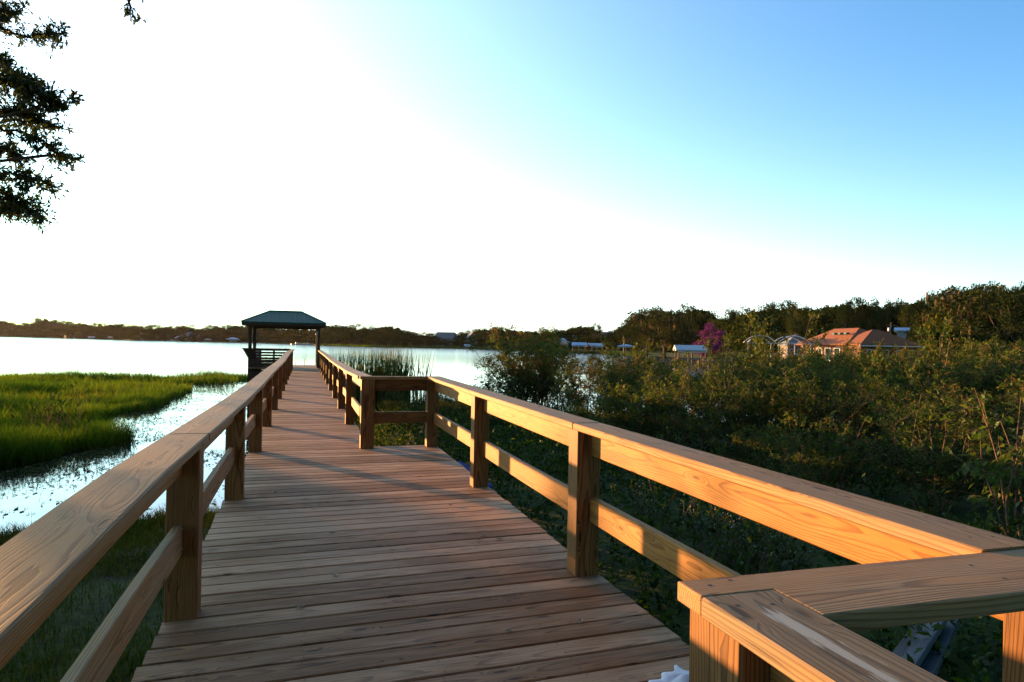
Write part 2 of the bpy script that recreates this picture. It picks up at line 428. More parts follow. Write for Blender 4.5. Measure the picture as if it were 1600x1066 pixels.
# ------------------------------------------------------------------ boardwalk
PITCH_B = 0.1475
CAPL = ([-2, 1.2, 2.4, 3.5, 6.0, 8.5, 11, 17.5, 24, 27, 34], [.845, .85, .868, .853, .822, .813, .822, .818, .885, .895, .885])
CAPR = ([-2, 1.2, 3.6, 6.0, 8.5, 11, 13.5, 18.6, 24, 34], [.855, .855, .857, .866, .880, .842, .832, .824, .84, .86])
capL = lambda y: float(np.interp(y, *CAPL)); capR = lambda y: float(np.interp(y, *CAPR))
XL0, XW, XN = -0.59, 1.63, 0.80
bw = empty("boardwalk", "long wooden boardwalk with timber railings on both sides running out to the gazebo", "boardwalk")
mb = MB()
yl = -1.7; i = 0; FAST = []
while yl < 33.75:
    sk = float(np.interp(yl, [2.5, 4.5, 8.6], [0.125, 0.11, 0.0]))
    xr = XW if 1.16 < yl + 0.07 < 8.62 else (XN if yl > 5 else 0.86)
    x0 = XL0 - random.uniform(0, 0.014); x1 = xr + random.uniform(-0.004, 0.012)
    dy = sk * (x1 - x0) / 2.2
    if yl < 1.16: dy = 0.03
    dz = random.uniform(-0.0018, 0.0018); dz2 = random.uniform(-0.0018, 0.0018)
    r = min(1, max(0, random.gauss(0.5, 0.24)))
    n = 6
    if yl < 12: FAST.append((x0, yl + .07, x1 - x0, dy))
    pts = [(x0 + (x1 - x0) * k / n, yl + dy * k / n + 0.07, -0.019 + dz + (dz2 - dz) * k / n) for k in range(n + 1)]
    mb.board(pts, (-dy, x1 - x0, 0), 0.1355 + random.uniform(-0.002, 0.002), 0.038, 0.005, rnd=r)
    yl += PITCH_B + random.uniform(-0.0012, 0.0012); i += 1
mb.build("decking", M['deck'], bw)
PL_ = [3.52, 6.0, 8.48, 10.98]
fs = MB()
for (px0, py0, dx_, dy_) in FAST:
    for fx in (-.52, .02, .55, 1.08, 1.58):
        if fx < dx_ + px0 - .03:
            q = (fx - px0) / dx_
            for o in (-.045, .045):
                cx_, cy_ = fx + random.uniform(-.012, .012), py0 + dy_ * q + o + random.uniform(-.006, .006)
                fs.poly([(cx_ + .0042 * math.cos(a), cy_ + .0042 * math.sin(a), .0032) for a in (0, 1.05, 2.09, 3.14, 4.19, 5.24)], [(0, 1, 2, 3, 4, 5)])
for y in PL_ + [.98 + 1.2, 4.8]:
    for cx_ in (-.56, -.515, -.47):
        a_, b_ = cx_ + random.uniform(-.01, .01), y + random.uniform(-.03, .03)
        fs.poly([(a_ + .005 * math.cos(a), b_ + .005 * math.sin(a), capL(b_) + .0022) for a in (0, 1.05, 2.09, 3.14, 4.19, 5.24)], [(0, 1, 2, 3, 4, 5)])
for (x_, y_, z_) in ((.745, 1.13, .8502), (.80, 1.145, .8502), (1.35, 1.02, .8502), (1.36, 1.10, .8502), (.735, 1.03, .8498), (.80, 1.02, .8498), (1.53, 3.60, capR(3.6) + .0022), (1.60, 3.68, capR(3.6) + .0022), (1.54, 1.25, .8572), (1.60, 1.24, .8572)):
    fs.poly([(x_ + .005 * math.cos(a), y_ + .005 * math.sin(a), z_) for a in (0, 1.05, 2.09, 3.14, 4.19, 5.24)], [(0, 1, 2, 3, 4, 5)])
o = fs.build("fastener", M['rust'], bw); o["kind"] = "stuff"

def post(x, y, ztop, sx=0.14, sy=0.14, zb=-1.9, nails=()):
    b = MB(); b.board([(x, y, zb), (x, y, 0), (x, y, ztop)], (1, 0, 0), sx, sy, 0.005)
    o = b.build("post", M['post'], bw)
    if nails:
        k = MB()
        for (dx, dz) in nails:
            k.tube([(x + dx, y - sy / 2 - 0.002, dz), (x + dx, y - sy / 2 + 0.006, dz)], 0.0045, 7)
        s = k.build("screw", M['screw'], o)
    return o
PL = [0.98, 3.52, 6.0, 8.48, 10.98, 13.55, 16.05, 18.6, 21.25, 23.75, 26.25, 28.8, 31.3]
for y in PL: post(-0.522, y, capL(y) - 0.039, nails=[(0.0, .42), (0.0, .33), (0.015, .74)] if y < 9 else ())
PRW = [3.64, 6.07, 8.52]
for y in PRW: post(1.555, y, capR(y) - 0.039, nails=[(0.03, .42), (0.03, .36), (0.03, .31), (0.045, .78)] if y < 8 else ())
PRN = [8.52, 11.06, 13.6, 16.15, 18.7, 21.3, 23.8, 26.3, 28.9, 31.4]
for k, y in enumerate(PRN): post(0.712 if k else 0.755, y, capR(y) - 0.039, 0.14 if k else 0.16)
post(0.79, 1.083, 0.812, 0.135, 0.165)                       # corner post where the walkway widens
post(1.545, 1.05, 0.812)
post(0.79, -1.2, 0.812); post(-0.522, -1.5, 0.805)

def rail(name, pts, side, w, t_, mat, ch=0.004):
    b = MB(); b.board(pts, side, w, t_, ch); return b.build(name, mat, bw)
def capline(xc, y0, y1, fz, w=0.184):
    n = max(2, int((y1 - y0) / 0.5) + 1)
    jx = random.uniform(-0.004, 0.004); jz = random.uniform(-0.0015, 0.0015)
    rail("cap_rail", [(xc + jx, y0 + 0.0015 + (y1 - y0 - 0.003) * k / (n - 1), fz(y0 + (y1 - y0) * k / (n - 1)) - 0.019 + jz) for k in range(n)], (1, 0, 0), w, 0.038, M['cap'], 0.005)
def toprail(x, y0, y1, fz):
    n = max(2, int((y1 - y0) / 0.8) + 1)
    rail("top_rail", [(x, y0 + (y1 - y0) * k / (n - 1), fz(y0 + (y1 - y0) * k / (n - 1)) - 0.0395 - 0.07) for k in range(n)], (0, 0, 1), 0.14, 0.038, M['rail'])
def midrail(x, y0, y1, z=0.365, mat='rail'):
    dz = random.uniform(-0.012, 0.012); bow = random.uniform(-0.012, 0.012)
    rail("middle_rail", [(x + bow * (1 - (2 * k / 4 - 1) ** 2), y0 + (y1 - y0) * k / 4, z + dz) for k in range(5)], (0, 0, 1), 0.14, 0.038, M[mat])
for a, b in ((-2.0, 3.52), (3.52, 8.48), (8.48, 13.55), (13.55, 18.6), (18.6, 23.75), (23.75, 28.8), (28.8, 33.6)): capline(-0.512, a, b, capL)
PLx = [-1.5] + PL + [33.6]
for a, b in zip(PLx[:-1], PLx[1:]): toprail(-0.545, a + .071, b - .071, capL); midrail(-0.54, a + .071, b - .071, mat='cap')
for a, b in ((1.172, 3.64), (3.64, 8.50)): capline(1.567, a, b, capR, 0.176)
for a, b in zip([1.05] + PRW[:-1], PRW): toprail(1.588, a + .071, b - .071, capR); midrail(1.584, a + .071, b - .071)
for a, b in ((8.56, 13.6), (13.6, 18.7), (18.7, 23.8), (23.8, 28.9), (28.9, 33.6)): capline(0.722, a, b, capR)
PRx = PRN + [33.6]
for k, (a, b) in enumerate(zip(PRx[:-1], PRx[1:])): toprail(0.745, a + .071, b - .071, capR); midrail(0.742, a + .071, b - .071)
# the step in width: cross rails
rail("cap_rail", [(0.655, 8.50, .861), (1.1, 8.50, .860), (1.655, 8.50, .861)], (0, 1, 0), 0.11, 0.038, M['cap'])
rail("top_rail", [(0.835, 8.52, .77), (1.484, 8.52, .77)], (0, 0, 1), 0.14, 0.038, M['post'])
rail("middle_rail", [(0.835, 8.52, .37), (1.484, 8.52, .37)], (0, 0, 1), 0.14, 0.038, M['post'])
# near corner: L-cut cap board and the cap that runs back along the narrow entry
b = MB()
out = [(0.697, 1.083), (0.851, 1.083), (0.853, 0.957), (1.672, 0.950), (1.672, 1.168), (0.697, 1.168)]
V = [(x, y, z) for z in (0.812, 0.850) for (x, y) in out]
F = [(5, 4, 3, 2, 1, 0), (6, 7, 8, 9, 10, 11)] + [(k, (k + 1) % 6, 6 + (k + 1) % 6, 6 + k) for k in range(6)]
b.add(V, F, [(p[1] - 1.03, p[2] - 0.80, p[0] + 3.3) for p in V], 0.62)
o = b.build("cap_rail", M['cap'], bw); o["label"] = "cap board with a notched corner closing the wide bay"
bv = o.modifiers.new("edge", 'BEVEL'); bv.width = 0.004; bv.segments = 2
b = MB(); b.board([(0.775, 1.0805, .8305), (0.776, 0.2, .8305), (0.778, -2.0, .8305)], (1, 0, 0), 0.158, 0.038, rnd=.6, org=(0.0, 0.07, 2.0)); b.build("cap_rail", M['cap_worn'], bw)["label"] = "cap board with a bleached torn streak along the narrow entry"
rail("top_rail", [(0.80, 0.998, .7405), (0.80, -1.1, .7405)], (0, 0, 1), 0.14, 0.038, M['rail'])
rail("middle_rail", [(0.80, 0.998, .365), (0.80, -1.1, .365)], (0, 0, 1), 0.14, 0.038, M['rail'])
for x, y0, y1 in ((-0.56, -1.7, 33.6), (0.74, 8.6, 33.6), (1.60, 1.2, 8.5), (0.55, -1.7, 8.5)):
    n = int((y1 - y0) / 4.9) + 1
    for k in range(n):
        a, c = y0 + (y1 - y0) * k / n, y0 + (y1 - y0) * (k + 1) / n
        rail("stringer", [(x, a + .002, -0.135), (x, c - .002, -0.135)], (0, 0, 1), 0.185, 0.038, M['post'])

# ------------------------------------------------------------------ gazebo at the end of the boardwalk
gz = empty("gazebo", "dark timber gazebo with a green hip roof at the far end of the boardwalk", "gazebo", (0, 0, 0))
GX0, GX1, GY0, GY1 = -2.42, 0.66, 34.1, 37.2
b = MB()
y = 33.75
while y < 38.0:
    b.board([(-2.46, y + .07, -0.019), (0.80, y + .07, -0.019)], (0, 1, 0), 0.139, 0.038, rnd=random.random()); y += PITCH_B
b.build("floor", M['deck'], gz)
for x, y in ((GX0, GY0), (GX1, GY0), (GX0, GY1), (GX1, GY1)):
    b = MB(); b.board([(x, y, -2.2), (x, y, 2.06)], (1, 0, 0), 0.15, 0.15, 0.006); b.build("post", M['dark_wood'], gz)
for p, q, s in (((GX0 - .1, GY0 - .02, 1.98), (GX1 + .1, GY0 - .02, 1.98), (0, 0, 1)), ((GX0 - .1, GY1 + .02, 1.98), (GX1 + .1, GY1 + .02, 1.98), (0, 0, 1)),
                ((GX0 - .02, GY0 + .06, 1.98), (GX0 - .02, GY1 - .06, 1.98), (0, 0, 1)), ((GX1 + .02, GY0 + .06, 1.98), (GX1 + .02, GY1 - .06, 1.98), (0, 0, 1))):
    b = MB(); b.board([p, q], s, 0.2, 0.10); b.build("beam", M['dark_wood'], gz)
RX0, RX1, RY0, RY1 = GX0 - 0.38, GX1 + 0.33, GY0 - 0.35, GY1 + 0.35
t = NT("green_metal_roof")
tc = t.n("ShaderNodeTexCoord").outputs['Object']; sp = t.n("ShaderNodeSeparateXYZ"); t.l(tc, sp.inputs[0])
nn = t.noise(tc, 3.0, 4.0, 0.6)
seam = t.range(t.math('PINGPONG', sp.outputs[0], 0.2), 0.0, 0.02, 1.0, 0.0)
c = t.mix(t.range(nn, 0.3, 0.7), (0.008, 0.060, 0.034), (0.014, 0.085, 0.048))
t.principled(c, 0.6, 0.15, t.bump(seam, 0.8, 0.02)); M['green_roof'] = t.m
b = MB()
ze, zr = 2.14, 2.74; ym = (RY0 + RY1) / 2; k0, k1 = -1.62, -0.17
V = [(RX0, RY0, ze), (RX1, RY0, ze), (RX1, RY1, ze), (RX0, RY1, ze), (k0, ym, zr), (k1, ym, zr)]
V += [(x, y, z - 0.05) for x, y, z in V[:4]]
b.poly(V, [(0, 1, 5, 4), (1, 2, 5), (2, 3, 4, 5), (3, 0, 4), (9, 8, 7, 6), (0, 6, 7, 1), (1, 7, 8, 2), (2, 8, 9, 3), (3, 9, 6, 0)])
rf = b.build("hip_roof", M['green_roof'], gz)
b = MB(); b.board([(k0 - .05, ym, zr + .012), (k1 + .05, ym, zr + .012)], (0, 1, 0), 0.16, 0.03)
for (x, y), kx in (((RX0, RY0), k0), ((RX1, RY0), k1), ((RX1, RY1), k1), ((RX0, RY1), k0)):
    b.board([(x, y, ze + .012), (kx, ym, zr + .012)], (0, 0, 1) if False else (1, 0.5, 0), 0.10, 0.025)
b.build("ridge_cap", M['green_roof'], rf)
b = MB()
b.board([(RX0 + .03, RY0 + .02, ze - .11), (RX1 - .03, RY0 + .02, ze - .11)], (0, 0, 1), 0.115, 0.03)
b.board([(RX0 + .03, RY1 - .02, ze - .11), (RX1 - .03, RY1 - .02, ze - .11)], (0, 0, 1), 0.115, 0.03)
b.board([(RX0 + .02, RY0 + .05, ze - .11), (RX0 + .02, RY1 - .05, ze - .11)], (0, 0, 1), 0.115, 0.03)
b.board([(RX1 - .02, RY0 + .05, ze - .11), (RX1 - .02, RY1 - .05, ze - .11)], (0, 0, 1), 0.115, 0.03)
b.build("fascia", M['dark_wood'], rf)
# benches with slatted backs: one along the landward side, one along the left side leaning outward
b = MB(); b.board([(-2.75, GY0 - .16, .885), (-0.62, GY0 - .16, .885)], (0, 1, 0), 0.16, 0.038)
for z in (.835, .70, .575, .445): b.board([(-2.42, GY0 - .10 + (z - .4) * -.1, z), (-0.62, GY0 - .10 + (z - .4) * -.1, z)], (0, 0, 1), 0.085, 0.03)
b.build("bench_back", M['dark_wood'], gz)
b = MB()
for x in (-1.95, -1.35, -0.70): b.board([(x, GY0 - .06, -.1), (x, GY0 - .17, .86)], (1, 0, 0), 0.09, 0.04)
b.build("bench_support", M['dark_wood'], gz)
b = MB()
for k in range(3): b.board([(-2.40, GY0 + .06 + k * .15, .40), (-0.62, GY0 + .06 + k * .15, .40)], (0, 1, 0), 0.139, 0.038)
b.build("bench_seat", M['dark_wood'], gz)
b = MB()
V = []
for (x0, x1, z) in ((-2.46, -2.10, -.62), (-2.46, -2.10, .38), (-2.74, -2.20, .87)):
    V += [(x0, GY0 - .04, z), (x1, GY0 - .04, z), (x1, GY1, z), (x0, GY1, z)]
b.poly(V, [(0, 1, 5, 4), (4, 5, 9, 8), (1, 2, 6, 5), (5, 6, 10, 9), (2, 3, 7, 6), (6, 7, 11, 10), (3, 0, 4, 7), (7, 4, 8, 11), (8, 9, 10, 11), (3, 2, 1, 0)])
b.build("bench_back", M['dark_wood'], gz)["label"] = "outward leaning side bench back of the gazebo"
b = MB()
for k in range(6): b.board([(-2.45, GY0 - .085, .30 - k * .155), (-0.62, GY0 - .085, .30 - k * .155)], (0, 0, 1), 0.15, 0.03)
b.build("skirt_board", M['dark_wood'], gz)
b = MB(); b.tube([(GX1 - .09, GY0 - .12, 1.67), (GX1 - .10, GY0 - .16, 1.60)], [0.05, 0.085], 10); b.board([(GX1 - .02, GY0 - .10, 1.72), (GX1 - .10, GY0 - .13, 1.72)], (0, 1, 0), .05, .04)
b.build("lamp", M['screw'], gz)
for x in (-0.42, 0.03):
    b = MB(); b.tube([(x, 37.95, -1.4), (x, 37.95, .30), (x, 37.92, .38)], 0.016, 8); b.build("ladder_rail", M['screw'], gz)

# ------------------------------------------------------------------ plants: generators
def unit(v): return v / np.maximum(np.linalg.norm(v, axis=-1, keepdims=True), 1e-9)

class Plant:
    """Collects stem tubes and leaf quads for one plant."""
    def __init__(self, seed):
        self.g = np.random.default_rng(seed)
        self.tv = []; self.tq = []; self.nt = 0
        self.P = []; self.D = []; self.L = []; self.W = []; self.C = []
    def tube(self, pts, r0, r1, n=5):
        pts = np.asarray(pts, float); k = len(pts)
        d = unit(np.gradient(pts, axis=0)); ref = np.array([0.31, 0.52, 0.12])
        a = unit(np.cross(d, ref)); b = np.cross(d, a)
        r = np.linspace(r0, r1, k)[:, None, None]
        th = np.linspace(0, 2 * np.pi, n, endpoint=False)
        V = pts[:, None, :] + r * (a[:, None, :] * np.cos(th)[None, :, None] + b[:, None, :] * np.sin(th)[None, :, None])
        i, j = np.meshgrid(np.arange(k - 1), np.arange(n), indexing='ij'); j2 = (j + 1) % n
        Q = np.stack([i * n + j, i * n + j2, (i + 1) * n + j2, (i + 1) * n + j], -1).reshape(-1, 4)
        self.tv.append(V.reshape(-1, 3)); self.tq.append(Q + self.nt); self.nt += k * n
    def wander(self, p, d, length, n, jit, up=0.0):
        pts = [np.array(p, float)]; d = np.array(d, float)
        for _ in range(n):
            d = unit(d + self.g.normal(0, jit, 3) + np.array([0, 0, up]))
            pts.append(pts[-1] + d * length / n)
        return np.array(pts)
    def leaves(self, P, D, L, W, C):
        self.P.append(P); self.D.append(D); self.L.append(L); self.W.append(W); self.C.append(C)
    def twig_leaves(self, pts, n, length, width, c0=0.5, cv=0.2, spread=0.8, droop=0.15):
        g = self.g
        t = g.random(n) * (len(pts) - 1); i = np.minimum(t.astype(int), len(pts) - 2); f = (t - i)[:, None]
        P = pts[i] * (1 - f) + pts[i + 1] * f
        ax = unit(pts[i + 1] - pts[i])
        D = unit(ax * 0.7 + g.normal(0, spread, (n, 3)) + np.array([0, 0, -droop]))
        L = length * g.uniform(0.6, 1.25, n)
        self.leaves(P, D, L, L * width / length, np.clip(g.normal(c0, cv, n), 0, 1))
    def leaf_mesh(self, name, flat=0.5):
        if not self.P: return None
        P = np.concatenate(self.P); D = np.concatenate(self.D); L = np.concatenate(self.L)[:, None]; W = np.concatenate(self.W)[:, None]; C = np.concatenate(self.C)
        g = self.g; N = unit(g.normal(0, 1, P.shape) * (1 - flat) + np.array([0, 0, flat]))
        S = unit(np.cross(D, N)); N2 = np.cross(S, D)
        V = np.stack([P, P + D * L * .45 + S * W * .5 + N2 * W * .12, P + D * L - N2 * L * .08, P + D * L * .45 - S * W * .5 + N2 * W * .12], 1).reshape(-1, 3)
        Q = np.arange(len(V)).reshape(-1, 4)
        return mesh_np(name, V, Q, {"rnd": np.repeat(C, 4)})
    def stem_mesh(self, name):
        return mesh_np(name, np.concatenate(self.tv), np.concatenate(self.tq), smooth=True)

def make_shrub(seed, h, spread, nstem=9, leaf=0.07, lw=0.022, dens=1.0, c0=0.45, bare=0.25):
    p = Plant(seed); g = p.g
    for s in range(nstem):
        th = g.uniform(0, 2 * np.pi); rr = spread * g.uniform(0.1, 1.0)
        base = np.array([0.25 * rr * np.cos(th), 0.25 * rr * np.sin(th), -0.15])
        d = unit(np.array([rr * np.cos(th) * .9, rr * np.sin(th) * .9, h * .8]))
        ln = h * g.uniform(0.75, 1.12)
        st = p.wander(base, d, ln, 8, 0.10, 0.03); p.tube(st, 0.006 + 0.006 * h, 0.004, 5)
        sc = np.clip(g.normal(c0, 0.10), 0.1, 0.9)
        for b in range(int(15 * dens)):
            t = g.uniform(bare, 1.0); k = min(int(t * 8), 7)
            q = st[k] + (st[k + 1] - st[k]) * (t * 8 - k)
            th2 = g.uniform(0, 2 * np.pi); bd = unit(np.array([np.cos(th2), np.sin(th2), g.uniform(0.0, 0.9)]))
            bl = h * g.uniform(0.12, 0.30) * (1.15 - 0.5 * t)
            br = p.wander(q, bd, bl, 4, 0.18, 0.06); p.tube(br, 0.005, 0.002, 3)
            cc = np.clip(g.normal(sc, 0.08), 0.05, 0.95)
            p.twig_leaves(br, 9, leaf, lw, cc, 0.16)
            for w in range(4):
                k2 = g.integers(1, 5); wd = unit(g.normal(0, 1, 3) + np.array([0, 0, 0.4]))
                tw = p.wander(br[k2], wd, bl * 0.5, 3, 0.2, 0.05); p.tube(tw, 0.0025, 0.0012, 3)
                p.twig_leaves(tw, 8, leaf, lw, cc, 0.16)
    return p

def make_tree(seed, h=10.0, w=10.0, trunk_h=2.0, nclump=34, per=110, leaf=0.5, c0=0.4, flat_top=0.5, low=0.2, moss=0, trunk_r=0.28):
    """Broad tree: tapered trunk, limbs to each leaf clump, crown of many small leaf faces."""
    p = Plant(seed); g = p.g
    tr = p.wander((0, 0, -0.5), (0.05, 0.02, 1), trunk_h + 0.5, 4, 0.06); p.tube(tr, trunk_r * 1.25, trunk_r * 0.85, 8)
    top = tr[-1]
    mossP = []
    for c in range(nclump):
        th = g.uniform(0, 2 * np.pi); u = g.uniform(low, 1.0)
        rad = np.sqrt(max(0.02, 1 - abs((u - 0.45) / 0.58) ** 2.2)) * g.uniform(0.35, 1.0)
        q = np.array([np.cos(th) * rad * w / 2, np.sin(th) * rad * w / 2, u * h * g.uniform(0.9, 1.0)])
        mid = top * 0.6 + q * 0.4 + np.array([0, 0, 0.06 * h]) * g.uniform(-0.5, 1)
        tt = np.linspace(0, 1, 5)[:, None]
        lim = (1 - tt) ** 2 * (tr[-1] if u > .3 else tr[-2]) + 2 * tt * (1 - tt) * mid + tt ** 2 * q
        lim[1:-1] += g.normal(0, 0.02 * h, (3, 3)); p.tube(lim, trunk_r * 0.35, 0.03, 4)
        cr = h * g.uniform(0.085, 0.16)
        n = int(per * (cr / (0.12 * h)) ** 1.6)
        r3 = unit(g.normal(0, 1, (n, 3))) * (g.random((n, 1)) ** 0.45) * cr * np.array([1.25, 1.25, 0.75])
        P = q + r3
        D = unit(g.normal(0, 1, (n, 3)) + unit(r3) * 0.5)
        L = leaf * g.uniform(0.5, 1.3, n)
        p.leaves(P, D, L, L * g.uniform(0.45, 0.8, n), np.clip(g.normal(np.clip(g.normal(c0, .13), .05, .95), .12, n), 0, 1))
        if moss and g.random() < moss: mossP.append(q)
    p.moss = mossP
    return p

def moss_mesh(p, name, length=1.6):
    g = p.g; Vs = []; C = []
    for q in p.moss:
        for _ in range(int(g.integers(3, 9))):
            a = q + g.normal(0, 0.55, 3) * np.array([1, 1, .35]); l = length * g.uniform(0.3, 1.1); w = g.uniform(0.06, 0.22)
            th = g.uniform(0, np.pi); s = np.array([np.cos(th), np.sin(th), 0]) * w; dx = g.normal(0, 0.06, 3) * l
            for z0, z1, f0, f1 in ((0, .5, 1, .8), (.5, 1, .8, .15)):
                A = a + dx * z0 - np.array([0, 0, l * z0]); B = a + dx * z1 - np.array([0, 0, l * z1])
                Vs += [A - s * f0, A + s * f0, B + s * f1, B - s * f1]; C += [g.random()] * 4
    V = np.array(Vs); return mesh_np(name, V, np.arange(len(V)).reshape(-1, 4), {"rnd": np.array(C)})

def blades_mesh(name, XY, z0, H, W, lean, C, g, lean_dir=None):
    """Grass blades as tapered two-segment strips: XY (n,2), z0, heights, widths."""
    n = len(XY); th = g.uniform(0, 2 * np.pi, n); ld = g.uniform(0, 2 * np.pi, n)
    S = np.stack([np.cos(th), np.sin(th), np.zeros(n)], -1); Ld = np.stack([np.cos(ld), np.sin(ld), np.zeros(n)], -1)
    if lean_dir is not None: Ld = unit(Ld * 0.6 + np.array(lean_dir))
    B = np.concatenate([XY, np.broadcast_to(np.asarray(z0), (n,))[:, None]], 1)
    ln = (np.asarray(lean) * g.uniform(0.3, 1.3, n) * H)[:, None]
    H_ = np.asarray(H)[:, None]; W_ = np.asarray(W)[:, None] / 2
    up = np.array([0, 0, 1.0])
    M1 = B + up * H_ * 0.55 + Ld * ln * 0.25; T = B + up * H_ + Ld * ln
    V = np.stack([B - S * W_, B + S * W_, M1 + S * W_ * .8, M1 - S * W_ * .8, T + S * W_ * .08, T - S * W_ * .08], 1).reshape(-1, 3)
    i = np.arange(n)[:, None] * 6
    Q = np.concatenate([i + np.array([[0, 1, 2, 3]]), i + np.array([[3, 2, 4, 5]])], 1).reshape(-1, 4)
    return mesh_np(name, V, Q, {"rnd": np.repeat(C, 6)})

GREEN = [(0.0, (0.010, 0.024, 0.005)), (0.35, (0.026, 0.056, 0.008)), (0.62, (0.07, 0.11, 0.012)), (0.84, (0.15, 0.15, 0.018)), (0.94, (0.19, 0.085, 0.022)), (1.0, (0.26, 0.09, 0.04))]
M['shrub_leaf'] = leaf_mat("shrub_leaf", GREEN, 0.38, 0.015, 0.5, 0.10)
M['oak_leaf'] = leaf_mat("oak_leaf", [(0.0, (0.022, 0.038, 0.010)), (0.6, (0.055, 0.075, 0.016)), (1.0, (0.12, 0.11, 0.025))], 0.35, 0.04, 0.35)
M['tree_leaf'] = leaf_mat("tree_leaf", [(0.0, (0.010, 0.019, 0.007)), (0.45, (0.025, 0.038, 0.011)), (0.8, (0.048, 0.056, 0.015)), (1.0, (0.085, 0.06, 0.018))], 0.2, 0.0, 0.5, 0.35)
M['purple_leaf'] = leaf_mat("purple_blossom", [(0.0, (0.045, 0.012, 0.065)), (0.6, (0.13, 0.03, 0.16)), (1.0, (0.24, 0.08, 0.26))], 0.3, 0.0)
M['moss'] = leaf_mat("hanging_moss", [(0.0, (0.06, 0.05, 0.035)), (1.0, (0.16, 0.12, 0.075))], 0.3, 0.0)
M['marsh'] = leaf_mat("marsh_blade", [(0.0, (0.010, 0.036, 0.004)), (0.35, (0.030, 0.085, 0.006)), (0.7, (0.078, 0.138, 0.010)), (1.0, (0.16, 0.135, 0.02))], 0.5, 0.01)
M['lawn'] = leaf_mat("lawn_blade", [(0.0, (0.016, 0.036, 0.005)), (0.6, (0.055, 0.085, 0.011)), (1.0, (0.14, 0.11, 0.03))], 0.35, 0.01)
M['reed'] = leaf_mat("reed_blade", [(0.0, (0.018, 0.045, 0.008)), (0.5, (0.05, 0.085, 0.012)), (0.8, (0.14, 0.14, 0.02)), (1.0, (0.24, 0.18, 0.05))], 0.35, 0.02)
M['dry'] = leaf_mat("dry_grass_blade", [(0.0, (0.10, 0.075, 0.03)), (0.5, (0.22, 0.13, 0.055)), (1.0, (0.34, 0.19, 0.09))], 0.35, 0.0)
M['petal'] = plain_mat("white_petal", (0.36, 0.36, 0.32), 0.8, 0.1, 0.1, 40, 0)
M['big_leaf'] = leaf_mat("broad_leaf", [(0.0, (0.035, 0.07, 0.014)), (0.6, (0.08, 0.13, 0.022)), (1.0, (0.16, 0.15, 0.035))], 0.4, 0.02)

# ------------------------------------------------------------------ near left: oak whose boughs hang into the picture
oak_xy = (-4.75, 6.3); oz = float(ground_z(*oak_xy))
oak = empty("oak_tree", "big dark oak on the left bank with leafy boughs hanging into the sky", "tree", (oak_xy[0], oak_xy[1], oz))
pk = Plant(11); g = pk.g; O = np.array((oak_xy[0], oak_xy[1], oz))
tr = np.array([[0, 0, -.4], [.02, .03, .6], [-.05, .05, 1.7], [.05, 0, 2.9], [.25, -.1, 4.2], [.3, -.3, 5.6]]); pk.tube(tr, 0.33, 0.17, 10)
def bough(a, pts, r0, r1):
    """limb from trunk point a through the points (world) as a smooth tube"""
    c = np.array([a] + [np.asarray(q) - O for q in pts]); t = np.linspace(0, len(c) - 1, len(c) * 4)
    s = np.stack([np.interp(t, np.arange(len(c)), c[:, k]) for k in range(3)], -1)
    s[1:-1] = (s[:-2] + s[1:-1] * 2 + s[2:]) / 4; s[1:-1] += g.normal(0, 0.015, s[1:-1].shape)
    pk.tube(s, r0, r1, 6); return s
def spray(path, n_tw, rad, per, c0=0.45, leaf=0.054, lw=0.018):
    path = np.asarray(path); k = len(path) - 1
    for _ in range(n_tw):
        t = g.random() ** 0.8 * k; i = min(int(t), k - 1); q = path[i] + (path[i + 1] - path[i]) * (t - i)
        ax = unit(path[i + 1] - path[i])
        d = unit(ax * 0.6 + g.normal(0, 0.75, 3)); ln = rad * g.uniform(0.5, 1.1)
        tw = pk.wander(q, d, ln, 4, 0.22, 0.0); pk.tube(tw, 0.004, 0.0015, 3)
        pk.twig_leaves(tw, per, leaf, lw, c0, 0.18, 0.6)
# (pixel path, distance, twig count, reach, leaves per twig)
SPR = [([(-60, 30), (0, 45), (60, 62), (99, 50)], 7.6, 105, .17, 9),
       ([(-60, 0), (-10, 12), (24, 20)], 7.9, 75, .18, 9),
       ([(10, 35), (30, 15), (44, 12)], 7.8, 16, .09, 7),
       ([(-70, 120), (0, 122), (45, 140), (80, 158)], 7.7, 190, .20, 11),
       ([(-70, 150), (0, 178), (40, 172), (66, 190)], 7.9, 170, .21, 11),
       ([(-60, 100), (0, 108), (30, 118), (62, 138)], 8.0, 90, .16, 10),
       ([(30, 172), (85, 168), (120, 154)], 7.7, 34, .10, 8),
       ([(-60, 195), (20, 203), (70, 220), (108, 249)], 7.5, 120, .15, 9),
       ([(10, 182), (70, 195), (108, 203)], 7.9, 30, .09, 7),
       ([(90, 240), (115, 250), (127, 247)], 7.5, 12, .06, 5),
       ([(-60, 222), (0, 232), (30, 246)], 7.8, 95, .18, 10),
       ([(-60, 262), (0, 268), (45, 282), (82, 292)], 7.4, 105, .16, 10),
       ([(-60, 300), (0, 308), (35, 318), (56, 336)], 7.6, 150, .18, 11),
       ([(-60, 330), (0, 322), (20, 334)], 7.7, 60, .13, 9),
       ([(-40, 78), (0, 92), (14, 105)], 7.9, 60, .13, 9)]
for path, dd, n, rad, per in SPR:
    W = [p3(x, y, dd + 0.25 * math.sin(i * 2.1 + x)) for i, (x, y) in enumerate(path)]
    a = tr[3] if path[0][1] > 150 else tr[4]
    s = bough(a, W, 0.020, 0.003)
    spray(s[len(s) // 3:], int(n * .9), rad, per)
